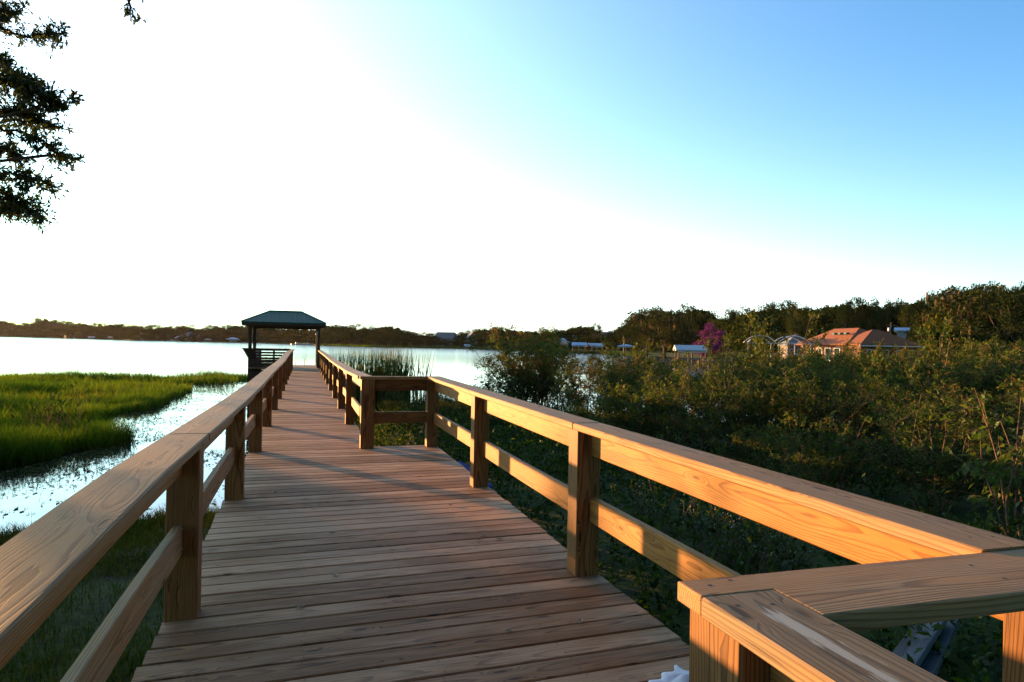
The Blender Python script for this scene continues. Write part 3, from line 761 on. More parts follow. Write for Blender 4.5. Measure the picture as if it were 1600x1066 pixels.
# hanging tip at the top of the frame and the unseen canopy above
W = [p3(150, -160, 7.0), p3(200, -60, 6.6), p3(203, -5, 6.5), p3(207, 22, 6.5)]
s = bough(tr[5], W, 0.05, 0.004); spray(s[-8:], 15, .13, 7)
for q in range(95):
    th = g.uniform(0, 2 * np.pi); rr = 1.0 + 9.0 * g.random() ** .7
    e = np.array([oak_xy[0] + 2.5 + math.cos(th) * rr, oak_xy[1] - 4.0 + math.sin(th) * rr, g.uniform(5.6, 8.5)])
    if e[1] > 7.5: e[2] += (e[1] - 7.5) * 0.9
    ec = Vector(e) - Vector((0, 0, CAM_H)); dz_ = ec.dot(_fw)
    if dz_ > 0.1 and abs(ec.dot(CAM_R) / dz_) < .95 and abs(ec.dot(CAM_U) / dz_) < .95: continue
    s = bough(tr[5], [(O + tr[5] + e) / 2 + np.array([0, 0, .9]), e], 0.06, 0.01)
    spray(s[4:], 60, .8, 9, 0.45, 0.14, 0.07)
link("trunk", pk.stem_mesh("oak_trunk"), M['bark'], oak)
link("crown", pk.leaf_mesh("oak_crown", 0.3), M['oak_leaf'], oak)

# ------------------------------------------------------------------ left bank: lawn, marsh grass, water weeds
g = np.random.default_rng(21)
n = 170000
XY = np.stack([g.uniform(-7.5, -0.45, n), g.uniform(0.2, 11.3, n)], 1)
keep = (ground_z(XY[:, 0], XY[:, 1]) > WZ + 0.01) & (vnoise(XY[:, 0], XY[:, 1], 0.6, 5) + g.random(n) * 0.6 > 0.5)
XY = XY[keep]; n = len(XY); z = ground_z(XY[:, 0], XY[:, 1])
nearw = np.clip((WZ + 0.22 - z) / 0.2, 0, 1)
H = g.uniform(0.03, 0.10, n) + nearw * g.uniform(0, 0.13, n)
props(link("lawn_grass", blades_mesh("lawn_grass", XY, z - 0.01, H, g.uniform(.005, .010, n), 0.7, np.clip(g.normal(.40, .2, n) + .35 * vnoise(XY[:, 0], XY[:, 1], .8, 30), 0, 1), g), M['lawn']),
      "short patchy grass on the left bank beside the boardwalk", "grass", kind="stuff")

MB_Y = [13.4, 14.2, 16, 18.4, 19.5, 21, 23.5, 28, 32, 36, 38.4, 40, 41.5, 43, 50]
MB_X = [-9.5, -5.3, -4.7, -4.1, -4.6, -5.3, -5.7, -5.3, -5.0, -5.3, -6.0, -6.8, -4.5, -3.2, -3.0]
g = np.random.default_rng(22); n = 260000
dd = np.sqrt(g.uniform(13.4 ** 2, 49 ** 2, n)); dd = np.where(g.random(n) < .45, g.uniform(13.4, 30, n), dd)
aa = np.radians(g.uniform(-33, -3.5, n)); XY = np.stack([dd * np.sin(aa), dd * np.cos(aa)], 1)
edge = np.interp(XY[:, 1], MB_Y, MB_X) + (vnoise(XY[:, 0], XY[:, 1], 0.9, 8) - .5) * 1.0
den = vnoise(XY[:, 0], XY[:, 1], 1.4, 9) * .6 + vnoise(XY[:, 0], XY[:, 1], 4.5, 10) * .6
inside = (XY[:, 0] < edge) & (XY[:, 1] < 47.5 + (vnoise(XY[:, 0], XY[:, 1], 5, 12) - .5) * 4) & (XY[:, 1] > 13.6 - 0.1 * (XY[:, 0] + 5))
pool = (np.abs(XY[:, 1] - 42.6 - (XY[:, 0] + 9) * .15) < 0.9) & (XY[:, 0] > -13)
keep = inside & ~pool & (den + g.random(n) * 0.5 > 0.62)
XY = XY[keep]; n = len(XY)
hh = 0.20 + 0.32 * vnoise(XY[:, 0], XY[:, 1], 2.2, 14) + 0.22 * vnoise(XY[:, 0], XY[:, 1], .7, 19) ** 2
H = hh * g.uniform(0.45, 1.3, n) * np.where(g.random(n) < .03, 1.5, 1); d_ = np.hypot(XY[:, 0], XY[:, 1])
C = np.clip(-.05 + 0.55 * vnoise(XY[:, 0], XY[:, 1], 3.0, 15) + 0.02 * np.clip(d_ - 15, 0, 18) + g.normal(0, .17, n), 0, 1)
props(link("marsh_grass", blades_mesh("marsh_grass", XY, WZ - 0.05, H, 0.007 + 0.00032 * d_, 0.45, C, g), M['marsh']),
      "wide patch of bright green marsh grass growing in the shallows left of the boardwalk", "marsh grass", kind="stuff")

g = np.random.default_rng(23); n = 30000
yy = 11 + 31 * g.random(n) ** 1.5; ex = np.interp(yy, MB_Y, MB_X); f = g.random(n) ** 1.5
XY = np.stack([ex + (-1.0 - ex) * f, yy], 1); keep = vnoise(XY[:, 0], XY[:, 1], 0.5, 17) + vnoise(XY[:, 0], XY[:, 1], 1.8, 18) + g.random(n) * .5 - f * .42 > 0.98
XY = XY[keep]; n = len(XY); th = g.uniform(0, 6.28, n); L = .009 + .05 * g.random(n) ** 3; Wd = L * g.uniform(.2, .7, n)
a = np.stack([np.cos(th), np.sin(th)], 1); b_ = np.stack([-np.sin(th), np.cos(th)], 1)
V = np.stack([np.concatenate([XY + a * (L * s1)[:, None] + b_ * (Wd * s2)[:, None], (WZ + .006 + g.uniform(0, .03, n) * (s1 > 0))[:, None]], 1) for s1, s2 in ((-1, 0), (0, 1), (1, 0), (0, -1))], 1).reshape(-1, 3)
props(link("floating_weeds", mesh_np("floating_weeds", V, np.arange(len(V)).reshape(-1, 4), {"rnd": np.repeat(g.random(n), 4)}), M['lawn']),
      "specks of water weed floating in the channel left of the boardwalk", "water weed", kind="stuff")

def pickerel(seed):
    p = Plant(seed); g = p.g
    for s in range(7):
        th = g.uniform(0, 6.28); d = unit(np.array([np.cos(th) * .25, np.sin(th) * .25, 1])); l = g.uniform(.55, .95)
        st = p.wander((np.cos(th) * .05, np.sin(th) * .05, -.1), d, l, 5, .05); p.tube(st, .008, .005, 4)
        q = unit(st[-1] - st[-2]) + np.array([np.cos(th), np.sin(th), 0]) * .3
        p.leaves(st[-1:] , unit(q)[None], np.array([.22]), np.array([.075]), np.array([g.uniform(.0, .3)]))
    return p
g = np.random.default_rng(24)
for k, (px, py_d) in enumerate([(62, 20), (70, 22), (84, 20.5), (92, 19.5), (98, 21), (106, 20), (113, 19.2), (120, 20.5), (132, 18.6), (47, 21), (36, 20), (12, 26), (130, 27), (148, 27.5)]):
    x, y = at(px, py_d)
    if k == 0:
        pr_ = empty("water_plant", "dark upright broad-leaved water plant standing in the marsh grass", "plant", group="dark water plants in the marsh grass")
        pp = pickerel(5); link("stem", pp.stem_mesh("stem"), M['stem'], pr_); link("foliage", pp.leaf_mesh("water_plant_foliage"), M['lawn'], pr_); c = pr_
    else: c = copy_tree(pr_)
    c.location = (x, y, WZ); c.rotation_euler = (0, 0, g.uniform(0, 6.28)); s = g.uniform(.75, 1.15); c.scale = (s, s, s)

# ------------------------------------------------------------------ cattails right of the pier
g = np.random.default_rng(25)
for k, (px, dist, nb, sp, lab) in enumerate([(540, 26.5, 130, .30, "thin dark cattail clump nearest the railing"), (576, 26, 240, .40, "dense cattail clump in the middle of the reed bed"),
                                             (613, 25.5, 330, .36, "tallest cattail clump, yellow-topped"), (650, 25.5, 60, .36, "sparse cattail stalks at the right end of the reed bed")]):
    x, y = at(px, dist)
    XY = g.normal(0, 1, (nb, 2)) * np.array([sp, sp * 1.3]); H = g.uniform(1.0, 1.0, nb) * (2.42 - .75 * g.random(nb) ** 2)
    me = blades_mesh("cattail_clump", XY, -.1, H, g.uniform(.028, .05, nb), 0.13, np.clip(g.normal(.5, .25, nb) + (.14 if k == 2 else 0), 0, 1), g)
    o = props(link("cattail_clump", me, M['reed']), lab, "cattails", "cattail clumps in the water right of the boardwalk"); o.location = (x, y, WZ)

# ------------------------------------------------------------------ right bank: undergrowth, flowers, shrubs
g = np.random.default_rng(26)
pl = Plant(26); n = 5200
XY = np.stack([1.3 + g.gamma(1.6, 3.2, n), g.uniform(-0.5, 28, n)], 1)
keep = ~((XY[:, 0] < 1.85) & (XY[:, 1] < 8.9)) & (XY[:, 0] > 1.0) & (ground_z(XY[:, 0], XY[:, 1]) > WZ - .12)
XY = XY[keep]
XY = np.concatenate([XY, np.stack([g.uniform(1.0, 6, 1500), g.uniform(9, 26, 1500)], 1)])
Z = ground_z(XY[:, 0], XY[:, 1]); Z = np.maximum(Z, WZ - .05)
for (x, y), z in zip(XY, Z):
    hgt = g.uniform(.18, .5); k = 3
    for s in range(k):
        th = g.uniform(0, 6.28); d = unit(np.array([np.cos(th) * .5, np.sin(th) * .5, 1]))
        pts = np.array([[x, y, z - .02]]) + np.linspace(0, 1, 3)[:, None] * d * hgt * g.uniform(.6, 1.1)
        pl.twig_leaves(pts, 6, .07, .032, np.clip(g.normal(.32, .12), 0, 1), .12, .9, .1)
props(link("undergrowth", pl.leaf_mesh("undergrowth", .6), M['shrub_leaf']), "low leafy weeds covering the bank right of the boardwalk", "undergrowth", kind="stuff")

def flower(seed):
    p = Plant(seed); g = p.g; V = []
    for s in range(5):
        th = g.uniform(0, 6.28); d = unit(np.array([np.cos(th) * .35, np.sin(th) * .35, 1])); l = g.uniform(.4, .62)
        st = p.wander((0, 0, -.05), d, l, 4, .12); p.tube(st, .0035, .002, 4); p.twig_leaves(st, 7, .06, .022, .3, .1)
        for q in range(4):
            c = st[-1] + np.append(g.normal(0, .03, 2), g.normal(0, .008)); r = g.uniform(.004, .009); a0 = g.uniform(0, 1.5)
            t_ = unit(np.array([g.normal(0, .35), g.normal(0, .35), 1])); u = unit(np.cross(t_, [1, .2, 0])); w = np.cross(t_, u)
            for a in (0, 1):
                V += [c + (u * math.cos(a0 + a * .8 + i * 1.571) + w * math.sin(a0 + a * .8 + i * 1.571)) * r * (1 if i % 2 else .55) + t_ * a * .002 for i in range(4)]
    V = np.array(V); return p, mesh_np("flower_head", V, np.arange(len(V)).reshape(-1, 4), {"rnd": np.full(len(V), .5)})
fl = empty("wildflower", "weed with small white flower heads growing in the shade beside the boardwalk", "wildflower", group="white wildflowers on the right bank")
pp, fm = flower(3); link("stem", pp.stem_mesh("flower_stem"), M['stem'], fl); link("leaves", pp.leaf_mesh("flower_leaves"), M['shrub_leaf'], fl); link("blossom", fm, M['petal'], fl)
spots = [(1.85, 3.2), (1.95, 2.95), (1.8, 2.7), (1.95, 3.45), (1.82, 2.45), (2.0, 2.2), (1.9, 5.0), (1.9, 6.8)]
for (px, py) in [(985, 795), (1000, 800), (1015, 803), (1040, 818), (1052, 830), (1088, 822), (1118, 826), (1130, 825), (1128, 856), (1165, 848), (1160, 818), (1195, 842), (1205, 848), (1112, 864), (1140, 862), (1160, 868), (1180, 872), (1210, 870), (1232, 878), (1240, 884), (1160, 895), (1195, 845), (1245, 790), (1270, 800), (1010, 780), (1075, 800), (1225, 890), (905, 735), (880, 745), (990, 810), (1250, 860), (1030, 790)]:
    a = p3(px, py, 6); b_ = np.array((0, 0, CAM_H)); tt = (-0.42 - CAM_H) / (a[2] - CAM_H); q = b_ + (a - b_) * tt; spots.append((q[0], q[1]))
for k, (x, y) in enumerate(spots):
    c = fl if k == 0 else copy_tree(fl)
    s = g.uniform(.7, 1.15); c.scale = (s, s, s); c.location = (x, y, float(ground_z(x, y))); c.rotation_euler = (0, 0, g.uniform(0, 6.28))

SHR = [make_shrub(101, 2.0, 1.3, 10, .075, .022, 1.0, .42), make_shrub(102, 2.0, 1.1, 9, .07, .024, 1.1, .50), make_shrub(103, 2.0, 1.5, 11, .08, .022, .9, .38),
       make_shrub(104, 2.0, 1.2, 8, .07, .024, 1.0, .62), make_shrub(105, 2.0, 1.0, 8, .085, .03, 1.0, .48, .1)]
SHT = [float(np.quantile(np.concatenate(p.P)[:, 2], .975)) for p in SHR]
SHM = [(p.stem_mesh("shrub_stem"), p.leaf_mesh("shrub_foliage")) for p in SHR]
for a, b_ in SHM: a.materials.append(M['stem']); b_.materials.append(M['shrub_leaf'])
def shrub(kind, px, dist, top_y=None, h=None, wide=1.0, label=None, group=None, base=None, name="willow_shrub"):
    x, y = at(px, dist); z = max(float(ground_z(x, y)), WZ - .1) if base is None else base
    if h is None: h = zat(px, top_y, dist) - z
    r = empty(name, label, "shrub", (x, y, z), random.uniform(0, 6.28), group); s = h / SHT[kind]
    r.scale = (s * wide, s * wide, s)
    o = bpy.data.objects.new("stem", SHM[kind][0]); COL.objects.link(o); o.parent = r
    o = bpy.data.objects.new("foliage", SHM[kind][1]); COL.objects.link(o); o.parent = r
    return r
G1 = "willow shrubs in the thicket right of the boardwalk"; LT = "leafy willow shrub massed in the thicket right of the boardwalk"
shrub(1, 822, 22.5, 519, wide=1.05, label="open leafy shrub standing alone against the water behind the right railing")
shrub(3, 812, 23.2, 523, wide=.95, label="bushy yellow-green shrub just behind the lone open shrub against the water")
shrub(3, 838, 22.0, 545, wide=1.0, label="rounded yellow-green shrub on the right flank of the lone open shrub")
shrub(3, 800, 21.8, 560, wide=1.3, label="lower spreading shrub at the foot of the lone shrub against the water")
shrub(0, 850, 24.0, 535, wide=.8, label="slim shrub right beside the lone shrub against the water")
shrub(1, 1213, 25, 503, wide=.8, label="tallest light green shrub, rising above the thicket in front of the pool cage")
shrub(4, 1445, 17, 512, wide=.8, label="light green leafy shrub top in front of the dark trees right of the orange-roofed house")
rs = random.Random(5)
for row, (d0, d1, pxs, t0, t1, wd) in enumerate([(9.5, 12, range(1150, 1760, 60), 625, 690, 1.35), (13, 16, range(950, 1740, 48), 578, 618, 1.2), (17.5, 21.5, range(905, 1730, 40), 551, 577, 1.1), (24, 31, range(890, 1720, 34), 534, 553, 1.05)]):
    for px in pxs:
        q = px + rs.uniform(-25, 25); d = rs.uniform(d0, d1); ty = rs.uniform(t0, t1) + (q - 1200) * 0.012
        if row == 3 and 1030 < q < 1150: ty += 30
        if row == 2 and 1040 < q < 1145: ty += 18
        if row >= 2 and q < 1005: ty += 13
        if row == 3 and 1150 < q < 1425: ty += 9
        shrub(rs.choice([0, 1, 2, 2, 3, 4]), q, d, ty, wide=wd * rs.uniform(.85, 1.2), label=LT, group=G1)
G2 = "low bushes on the bank behind the step in the railing"
for px, d, ty in ((612, 22, 612), (655, 19, 622), (700, 17, 618), (735, 19, 604), (690, 23, 600), (768, 15, 640), (640, 15.5, 655), (800, 12.5, 690), (830, 14, 660), (870, 15, 640), (770, 21, 590), (905, 12.5, 690), (950, 12, 700)):
    shrub(rs.choice([0, 1, 2]), px, d, ty, wide=1.5, label="low bushy shrub on the bank behind the right railing", group=G2, name="low_shrub")

G3 = "bushes added on the left shore to shade the decking"
SB = [(min(-7.5, -.47 * y), y) for y in np.arange(7.2, 16.5, .76)] + [(-c / .117 * .5095, c / .117) for c in np.arange(1.9, 4.3, .42)]  # bushes added out of view along the sun's path to shade the decking
for xx, yy in SB:
    xx += rs.uniform(-.35, .1); zb = max(float(ground_z(xx, yy)), WZ - .1); zt_ = .056 * abs(xx) / .545 + (.36 if yy < 16.6 else .26)
    r = shrub(rs.choice([0, 2, 2, 4]), 0, 10, h=zt_ - zb + rs.uniform(-.05, .08), wide=1.25 if yy < 16.6 else .66, label="low bush added on the left shore beyond the oak to shade the decking", group=G3, base=zb, name="shade_bush")
    r.location = (xx, yy, zb)
    r.location.x -= .9 * (yy > 16.6); r.rotation_euler.z = .6 * yy; xx -= 1.1; yy += .45; r2 = copy_tree(r); r2.location = (xx, yy, max(float(ground_z(xx, yy)), WZ - .1)); r2.rotation_euler = (0, 0, rs.uniform(0, 6.28))
# broad-leaved climber at the right edge
bl = empty("elder_shrub", "tall shrub with large drooping light green leaves at the right edge of the picture", "shrub", (*at(1622, 8.6), float(ground_z(*at(1622, 8.6)))))
p = Plant(61); g = p.g
for s in range(9):
    th = g.uniform(0, 6.28); d = unit(np.array([np.cos(th) * .33, np.sin(th) * .33, 1])); l = g.uniform(0.8, 1.75)
    st = p.wander((np.cos(th) * .15, np.sin(th) * .15, -.1), d, l, 8, .09); p.tube(st, .016, .004, 5)
    for b_ in range(9):
        k = g.integers(3, 9); bd = unit(g.normal(0, 1, 3) * np.array([1, 1, .4])); br = p.wander(st[k], bd, g.uniform(.25, .55), 4, .15, -.03); p.tube(br, .005, .002, 3)
        p.twig_leaves(br, 9, .105, .045, np.clip(g.normal(.5, .15), 0, 1), .18, .6, .7)
link("stem", p.stem_mesh("elder_stem"), M['stem'], bl); link("foliage", p.leaf_mesh("elder_foliage", .5), M['big_leaf'], bl)

# ------------------------------------------------------------------ far shore: buildings
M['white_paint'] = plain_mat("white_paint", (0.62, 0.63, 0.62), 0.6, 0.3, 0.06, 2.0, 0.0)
M['grey_shingle'] = plain_mat("grey_shingle", (0.13, 0.135, 0.14), 0.8, 0.2, 0.15, 3.0, 0.1)
M['blue_metal'] = plain_mat("pale_blue_metal_roof", (0.20, 0.32, 0.46), 0.45, 0.4, 0.06, 2.0, 0.0)
M['white_metal'] = plain_mat("white_metal_roof", (0.33, 0.35, 0.37), 0.45, 0.4, 0.06, 2.0, 0.0)
M['shaded_white'] = plain_mat("shaded_white_paint", (0.20, 0.21, 0.22), 0.7, 0.2, 0.1, 2.0, 0.0)  # white paint copy with the dimness of backlit walls put into its colour
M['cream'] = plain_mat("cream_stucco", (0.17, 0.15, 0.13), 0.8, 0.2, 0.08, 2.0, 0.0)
M['pale_blue'] = plain_mat("pale_blue_siding", (0.38, 0.46, 0.52), 0.7, 0.2, 0.06, 2.0, 0.0)
M['brick'] = plain_mat("tan_brick", (0.10, 0.05, 0.028), 0.85, 0.2, 0.2, 5.0, 0.1)
M['dock_wood'] = plain_mat("weathered_dock_wood", (0.17, 0.11, 0.075), 0.85, 0.2, 0.25, 4.0, 0.2)
M['glass'] = plain_mat("dark_window_glass", (0.02, 0.025, 0.03), 0.08, 0.6, 0.1, 1.0, 0.0)
M['orange_tile'] = plain_mat("orange_tile_roof", (0.20, 0.066, 0.022), 0.8, 0.25, 0.18, 2.5, 0.3)
M['blue_tarp'] = plain_mat("blue_tarp", (0.02, 0.045, 0.20), 0.85, 0.05, 0.15, 9, 0.2)
M['boat_hull'] = plain_mat("white_gelcoat", (0.65, 0.66, 0.66), 0.3, 0.5, 0.04, 2, 0.0)
t = NT("insect_screen"); d1 = t.n("ShaderNodeBsdfDiffuse"); d1.inputs[0].default_value = (.03, .035, .04, 1); tr_ = t.n("ShaderNodeBsdfTransparent")
mx = t.n("ShaderNodeMixShader"); mx.inputs[0].default_value = 0.55; t.l(tr_.outputs[0], mx.inputs[1]); t.l(d1.outputs[0], mx.inputs[2]); t.l(mx.outputs[0], t.out.inputs[0]); M['screen'] = t.m

def bearing(px):
    x, y = at(px, 1.0); return math.atan2(x, y)
def depth(px, dist): return dist * math.cos(bearing(px) - YAW)
def wpx(npx, px, dist): return npx * depth(px, dist) / FPX
def site(name, label, cat, px, dist, rot=0.0, group=None, z=None):
    x, y = at(px, dist); z = float(ground_z(x, y)) if z is None else z
    return empty(name, label, cat, (x, y, z), -bearing(px) + R(rot), group)

def prism_roof(w, d, z0, h, over, kind, ridge_axis='x', inset=None, x0=0.0, y0=0.0):
    """Gable or hip roof with real eave thickness, centred on (x0, y0)."""
    a, b = w / 2 + over, d / 2 + over; b2 = MB(); e = 0.18
    ins = 0.0 if kind == 'gable' else (inset if inset is not None else min(a, b))
    if ridge_axis == 'x': rg = [(-a + ins, 0, z0 + h), (a - ins, 0, z0 + h)]
    else: rg = [(0, -b + ins, z0 + h), (0, b - ins, z0 + h)]
    V = [(-a, -b, z0), (a, -b, z0), (a, b, z0), (-a, b, z0)] + rg + [(-a, -b, z0 - e), (a, -b, z0 - e), (a, b, z0 - e), (-a, b, z0 - e)]
    V = [(x + x0, y + y0, z) for x, y, z in V]
    if ridge_axis == 'x': F = [(0, 1, 5, 4), (1, 2, 5), (2, 3, 4, 5), (3, 0, 4)]
    else: F = [(0, 1, 4), (1, 2, 5, 4), (2, 3, 5), (3, 0, 4, 5)]
    F += [(9, 8, 7, 6), (0, 6, 7, 1), (1, 7, 8, 2), (2, 8, 9, 3), (3, 9, 6, 0)]
    b2.poly(V, F); return b2
def wall_box(x0, x1, y0, y1, z0, z1):
    b2 = MB(); b2.poly([(x0, y0, z0), (x1, y0, z0), (x1, y1, z0), (x0, y1, z0), (x0, y0, z1), (x1, y0, z1), (x1, y1, z1), (x0, y1, z1)],
                       [(0, 1, 5, 4), (1, 2, 6, 5), (2, 3, 7, 6), (3, 0, 4, 7), (4, 5, 6, 7), (3, 2, 1, 0)]); return b2
def window(root, x, z, w, h, y, frame='white_paint', name="window"):
    f = wall_box(x - w / 2, x + w / 2, y - .06, y + .05, z - h / 2, z + h / 2).build(name, M[frame], root)
    wall_box(x - w / 2 + .09, x + w / 2 - .09, y - .075, y - .055, z - h / 2 + .09, z + h / 2 - .09).build("pane", M['glass'], f); return f
def house(label, px, dist, w, d, wh, rh, wall, roof, kind='gable', axis='x', rot=0.0, nwin=3, group=None, lift=0.0, cat="house", name="house", porch=False):
    r = site(name, label, cat, px, dist, rot, group)
    r.location.z += lift
    wall_box(-w / 2, w / 2, -d / 2, d / 2, -1.5 - lift, wh).build("wall", M[wall], r)
    rf = prism_roof(w, d, wh + .16, rh, .45, kind, axis).build("roof", M[roof], r)
    if kind == 'gable' and axis == 'y':
        b2 = MB(); b2.poly([(-w / 2, -d / 2, wh), (w / 2, -d / 2, wh), (0, -d / 2, wh + rh * .86), (-w / 2, -d / 2 + .2, wh), (w / 2, -d / 2 + .2, wh), (0, -d / 2 + .2, wh + rh * .86)], [(0, 1, 2), (5, 4, 3), (0, 2, 5, 3), (1, 4, 5, 2), (0, 3, 4, 1)])
        b2.build("gable", M[wall], r)
    for k in range(nwin):
        window(r, (k + .5) / nwin * w - w / 2, wh * .55, min(1.5, w / nwin * .55), wh * .42, -d / 2)
    if porch:
        for k in range(5):
            b2 = MB(); xx = -w * .48 + w * .96 * k / 4; b2.box((xx - .1, -d / 2 - 2.0, -1.4 - lift), (xx + .1, -d / 2 - 1.8, wh * .8)); b2.build("column", M['white_paint'], r)
        wall_box(-w / 2, w / 2, -d / 2 - 2.1, -d / 2 - .08, wh * .8, wh * .8 + .22).build("porch_roof", M[roof], r)
    return r
def boathouse(label, px, dist, w, d, rise, rh, roof, kind='hip', rot=0.0, fill=None, group=None, axis='x'):
    """Roof on piles over a plank platform, standing in the water."""
    r = site("boathouse", label, "boathouse", px, dist, rot, group, WZ)
    for sx in (-.46, 0, .46):
        for sy in (-.46, .46):
            b2 = MB(); b2.tube([(sx * w, sy * d, -1.6), (sx * w, sy * d, rise)], .13, 8); b2.build("pile", M['dock_wood'], r)
    wall_box(-w / 2, w / 2, -d / 2, -d / 2 + 1.2, .55, .7).build("platform", M['dock_wood'], r)
    prism_roof(w, d, rise + .17, rh, .3, kind, axis).build("roof", M[roof], r)
    b2 = wall_box(-w / 2 + .02, w / 2 - .02, -d / 2 + .04, -d / 2 + .10, rise - .28, rise - .02); b2.build("fascia", M['white_paint'], r)
    if fill:
        wall_box(-w * .3, w * .3, -d * .28, d * .4, .9, 1.5).build("boat_lift", M[fill], r)
    return r
def boat(label, px, dist, l, rot, group=None):
    r = site("boat", label, "boat", px, dist, rot, group, WZ)
    b2 = MB(); n = 7; V = []; F = []
    for k in range(n):
        u = k / (n - 1); bw_ = .34 * l * .5 * (1 - max(0, u - .45) ** 1.8 * 2.6); x = (u - .5) * l; sh = .55 + .25 * u * u
        V += [(x, -bw_, sh), (x, -bw_ * .6, -.1), (x, bw_ * .6, -.1), (x, bw_, sh)]
    for k in range(n - 1):
        for j in range(3): F.append((k * 4 + j, k * 4 + j + 1, k * 4 + j + 5, k * 4 + j + 4))
        F.append((k * 4 + 3, k * 4, k * 4 + 4, k * 4 + 7))
    F += [(3, 2, 1, 0), tuple((n - 1) * 4 + j for j in range(4))]
    b2.poly(V, F); b2.build("hull", M['boat_hull'], r)
    wall_box(-l * .12, l * .10, -.14 * l * .6, .14 * l * .6, .62, 1.35).build("console", M['boat_hull'], r)
    return r

GH = "houses on the far shore"
house("low pale grey house at the waterline near the left edge of the far shore", 113, 900, wpx(19, 113, 900), 9, 3.4, 2.2, 'shaded_white', 'grey_shingle', 'gable', 'x', 12, 4, GH)
house("tall narrow white gabled house left of the large grey-roofed one", 219, 665, wpx(10, 219, 665), 8, 3.8, 2.4, 'shaded_white', 'grey_shingle', 'gable', 'y', 0, 2, GH)
house("large pale house with a broad grey hip roof, left of the gazebo", 297, 612, wpx(24, 297, 612), 11, 3.6, 2.3, 'shaded_white', 'grey_shingle', 'hip', 'x', -8, 5, GH, 1.6)
house("small white wing with an arched front left of the broad grey-roofed house", 279, 608, wpx(9, 279, 608), 6, 2.6, 1.6, 'shaded_white', 'white_metal', 'hip', 'x', -8, 2, GH, .6)
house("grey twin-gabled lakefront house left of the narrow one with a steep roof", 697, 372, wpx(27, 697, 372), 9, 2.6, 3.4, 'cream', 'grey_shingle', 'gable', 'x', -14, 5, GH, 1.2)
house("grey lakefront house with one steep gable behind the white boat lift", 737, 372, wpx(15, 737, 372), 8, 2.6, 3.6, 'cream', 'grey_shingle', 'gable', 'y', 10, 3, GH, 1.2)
b2 = wall_box(-wpx(24, 690, 345), wpx(24, 690, 345), -.2, .2, -.6, .9); o = b2.build("garden_wall", M['cream']); props(o, "long low pale wall on the lawn below the grey lakefront houses", "wall"); o.location = (*at(692, 350), float(ground_z(*at(692, 350)))); o.rotation_euler = (0, 0, -bearing(692))
house("white house with a porch by the water behind the lone shrub", 879, 262, wpx(20, 879, 262), 8, 2.5, 1.7, 'white_paint', 'white_metal', 'gable', 'y', -6, 2, GH, 0.1, porch=True)
house("small white cube-like house on the wooded slope above the blue roofs", 898, 292, wpx(5.5, 898, 292), 5, 2.0, 1.0, 'pale_blue', 'white_metal', 'gable', 'y', 0, 1, GH, 2.8)
house("white house end with dark windows on the slope above the blue roofs", 908, 296, wpx(9, 908, 296), 6, 2.6, .9, 'white_paint', 'white_metal', 'gable', 'y', 4, 2, GH, 2.9)
house("pale grey two-storey house among trees right of the blue roofs", 951, 290, wpx(16, 951, 290), 8, 3.8, 1.6, 'pale_blue', 'grey_shingle', 'gable', 'x', -10, 3, GH, 1.2)
GB = "boathouses along the far shore"
boathouse("long low boathouse with a pale blue roof just left of the gazebo", 364, 552, wpx(19, 364, 552), 7, 2.4, 1.3, 'blue_metal', 'hip', 0, 'boat_hull', GB)
boathouse("small open boat shelter on the far shore left of the long pale blue boathouse", 324, 592, wpx(12, 324, 592), 5, 1.8, .7, 'white_metal', 'hip', 0, None, GB)
boathouse("tiny white-roofed dock shelter between the low pale house and the narrow white one", 172, 735, wpx(7, 172, 735), 5, 2.2, .6, 'white_metal', 'hip', 0, None, GB)
boathouse("low white-roofed dock shelter beside the low pale house", 143, 805, wpx(9, 143, 805), 5, 1.7, .8, 'white_metal', 'gable', 0, None, GB)
boathouse("white boat lift with a pale blue canopy below the grey lakefront houses", 731, 322, wpx(9.5, 731, 322), 4, 1.5, .45, 'blue_metal', 'gable', 0, 'boat_hull', GB)
boathouse("boathouse with a bright blue roof right of the white porch house", 905, 232, wpx(21, 905, 232), 6, 2.5, .95, 'blue_metal', 'gable', 0, None, GB)
boathouse("grey-white roofed boathouse next to the bright blue roof", 930, 233, wpx(19, 930, 233), 6, 2.3, 1.0, 'white_metal', 'gable', 14, None, GB)
boathouse("pale blue flat-roofed dock shelter below the tall dark trees", 978, 206, wpx(25, 978, 206), 5, 2.5, .55, 'blue_metal', 'hip', 0, None, GB)
bh = boathouse("white-roofed dock shed at the cove below the purple tree", 1079, 126, wpx(44, 1079, 126), 5, 1.95, .85, 'white_metal', 'gable', 8, None, GB)
dk = site("dock", "low wooden dock with orange-lit piles in the cove below the purple tree", "dock", 1115, 104, 4, None, WZ)
wd = wpx(44, 1115, 104); wall_box(-wd / 2, wd / 2, -.9, .9, .42, .58).build("deck", M['dock_wood'], dk)
for k in range(7):
    for sy in (-.85, .85):
        b2 = MB(); xx = -wd / 2 + wd * k / 6; b2.tube([(xx, sy, -1.2), (xx, sy, .95 if k % 2 else .7)], .11, 8); b2.build("pile", M['dock_wood'], dk)
boat("small white boat moored at the far shore under the gazebo roof", 464, 415, 6.5, 8, "small boats at the far shore"); boat("white boat moored just left of the right gazebo post", 481, 405, 5.5, -5, "small boats at the far shore")
boat("white boat on the far shore left of the large grey-roofed house", 269, 622, 7.0, 4, "small boats at the far shore")

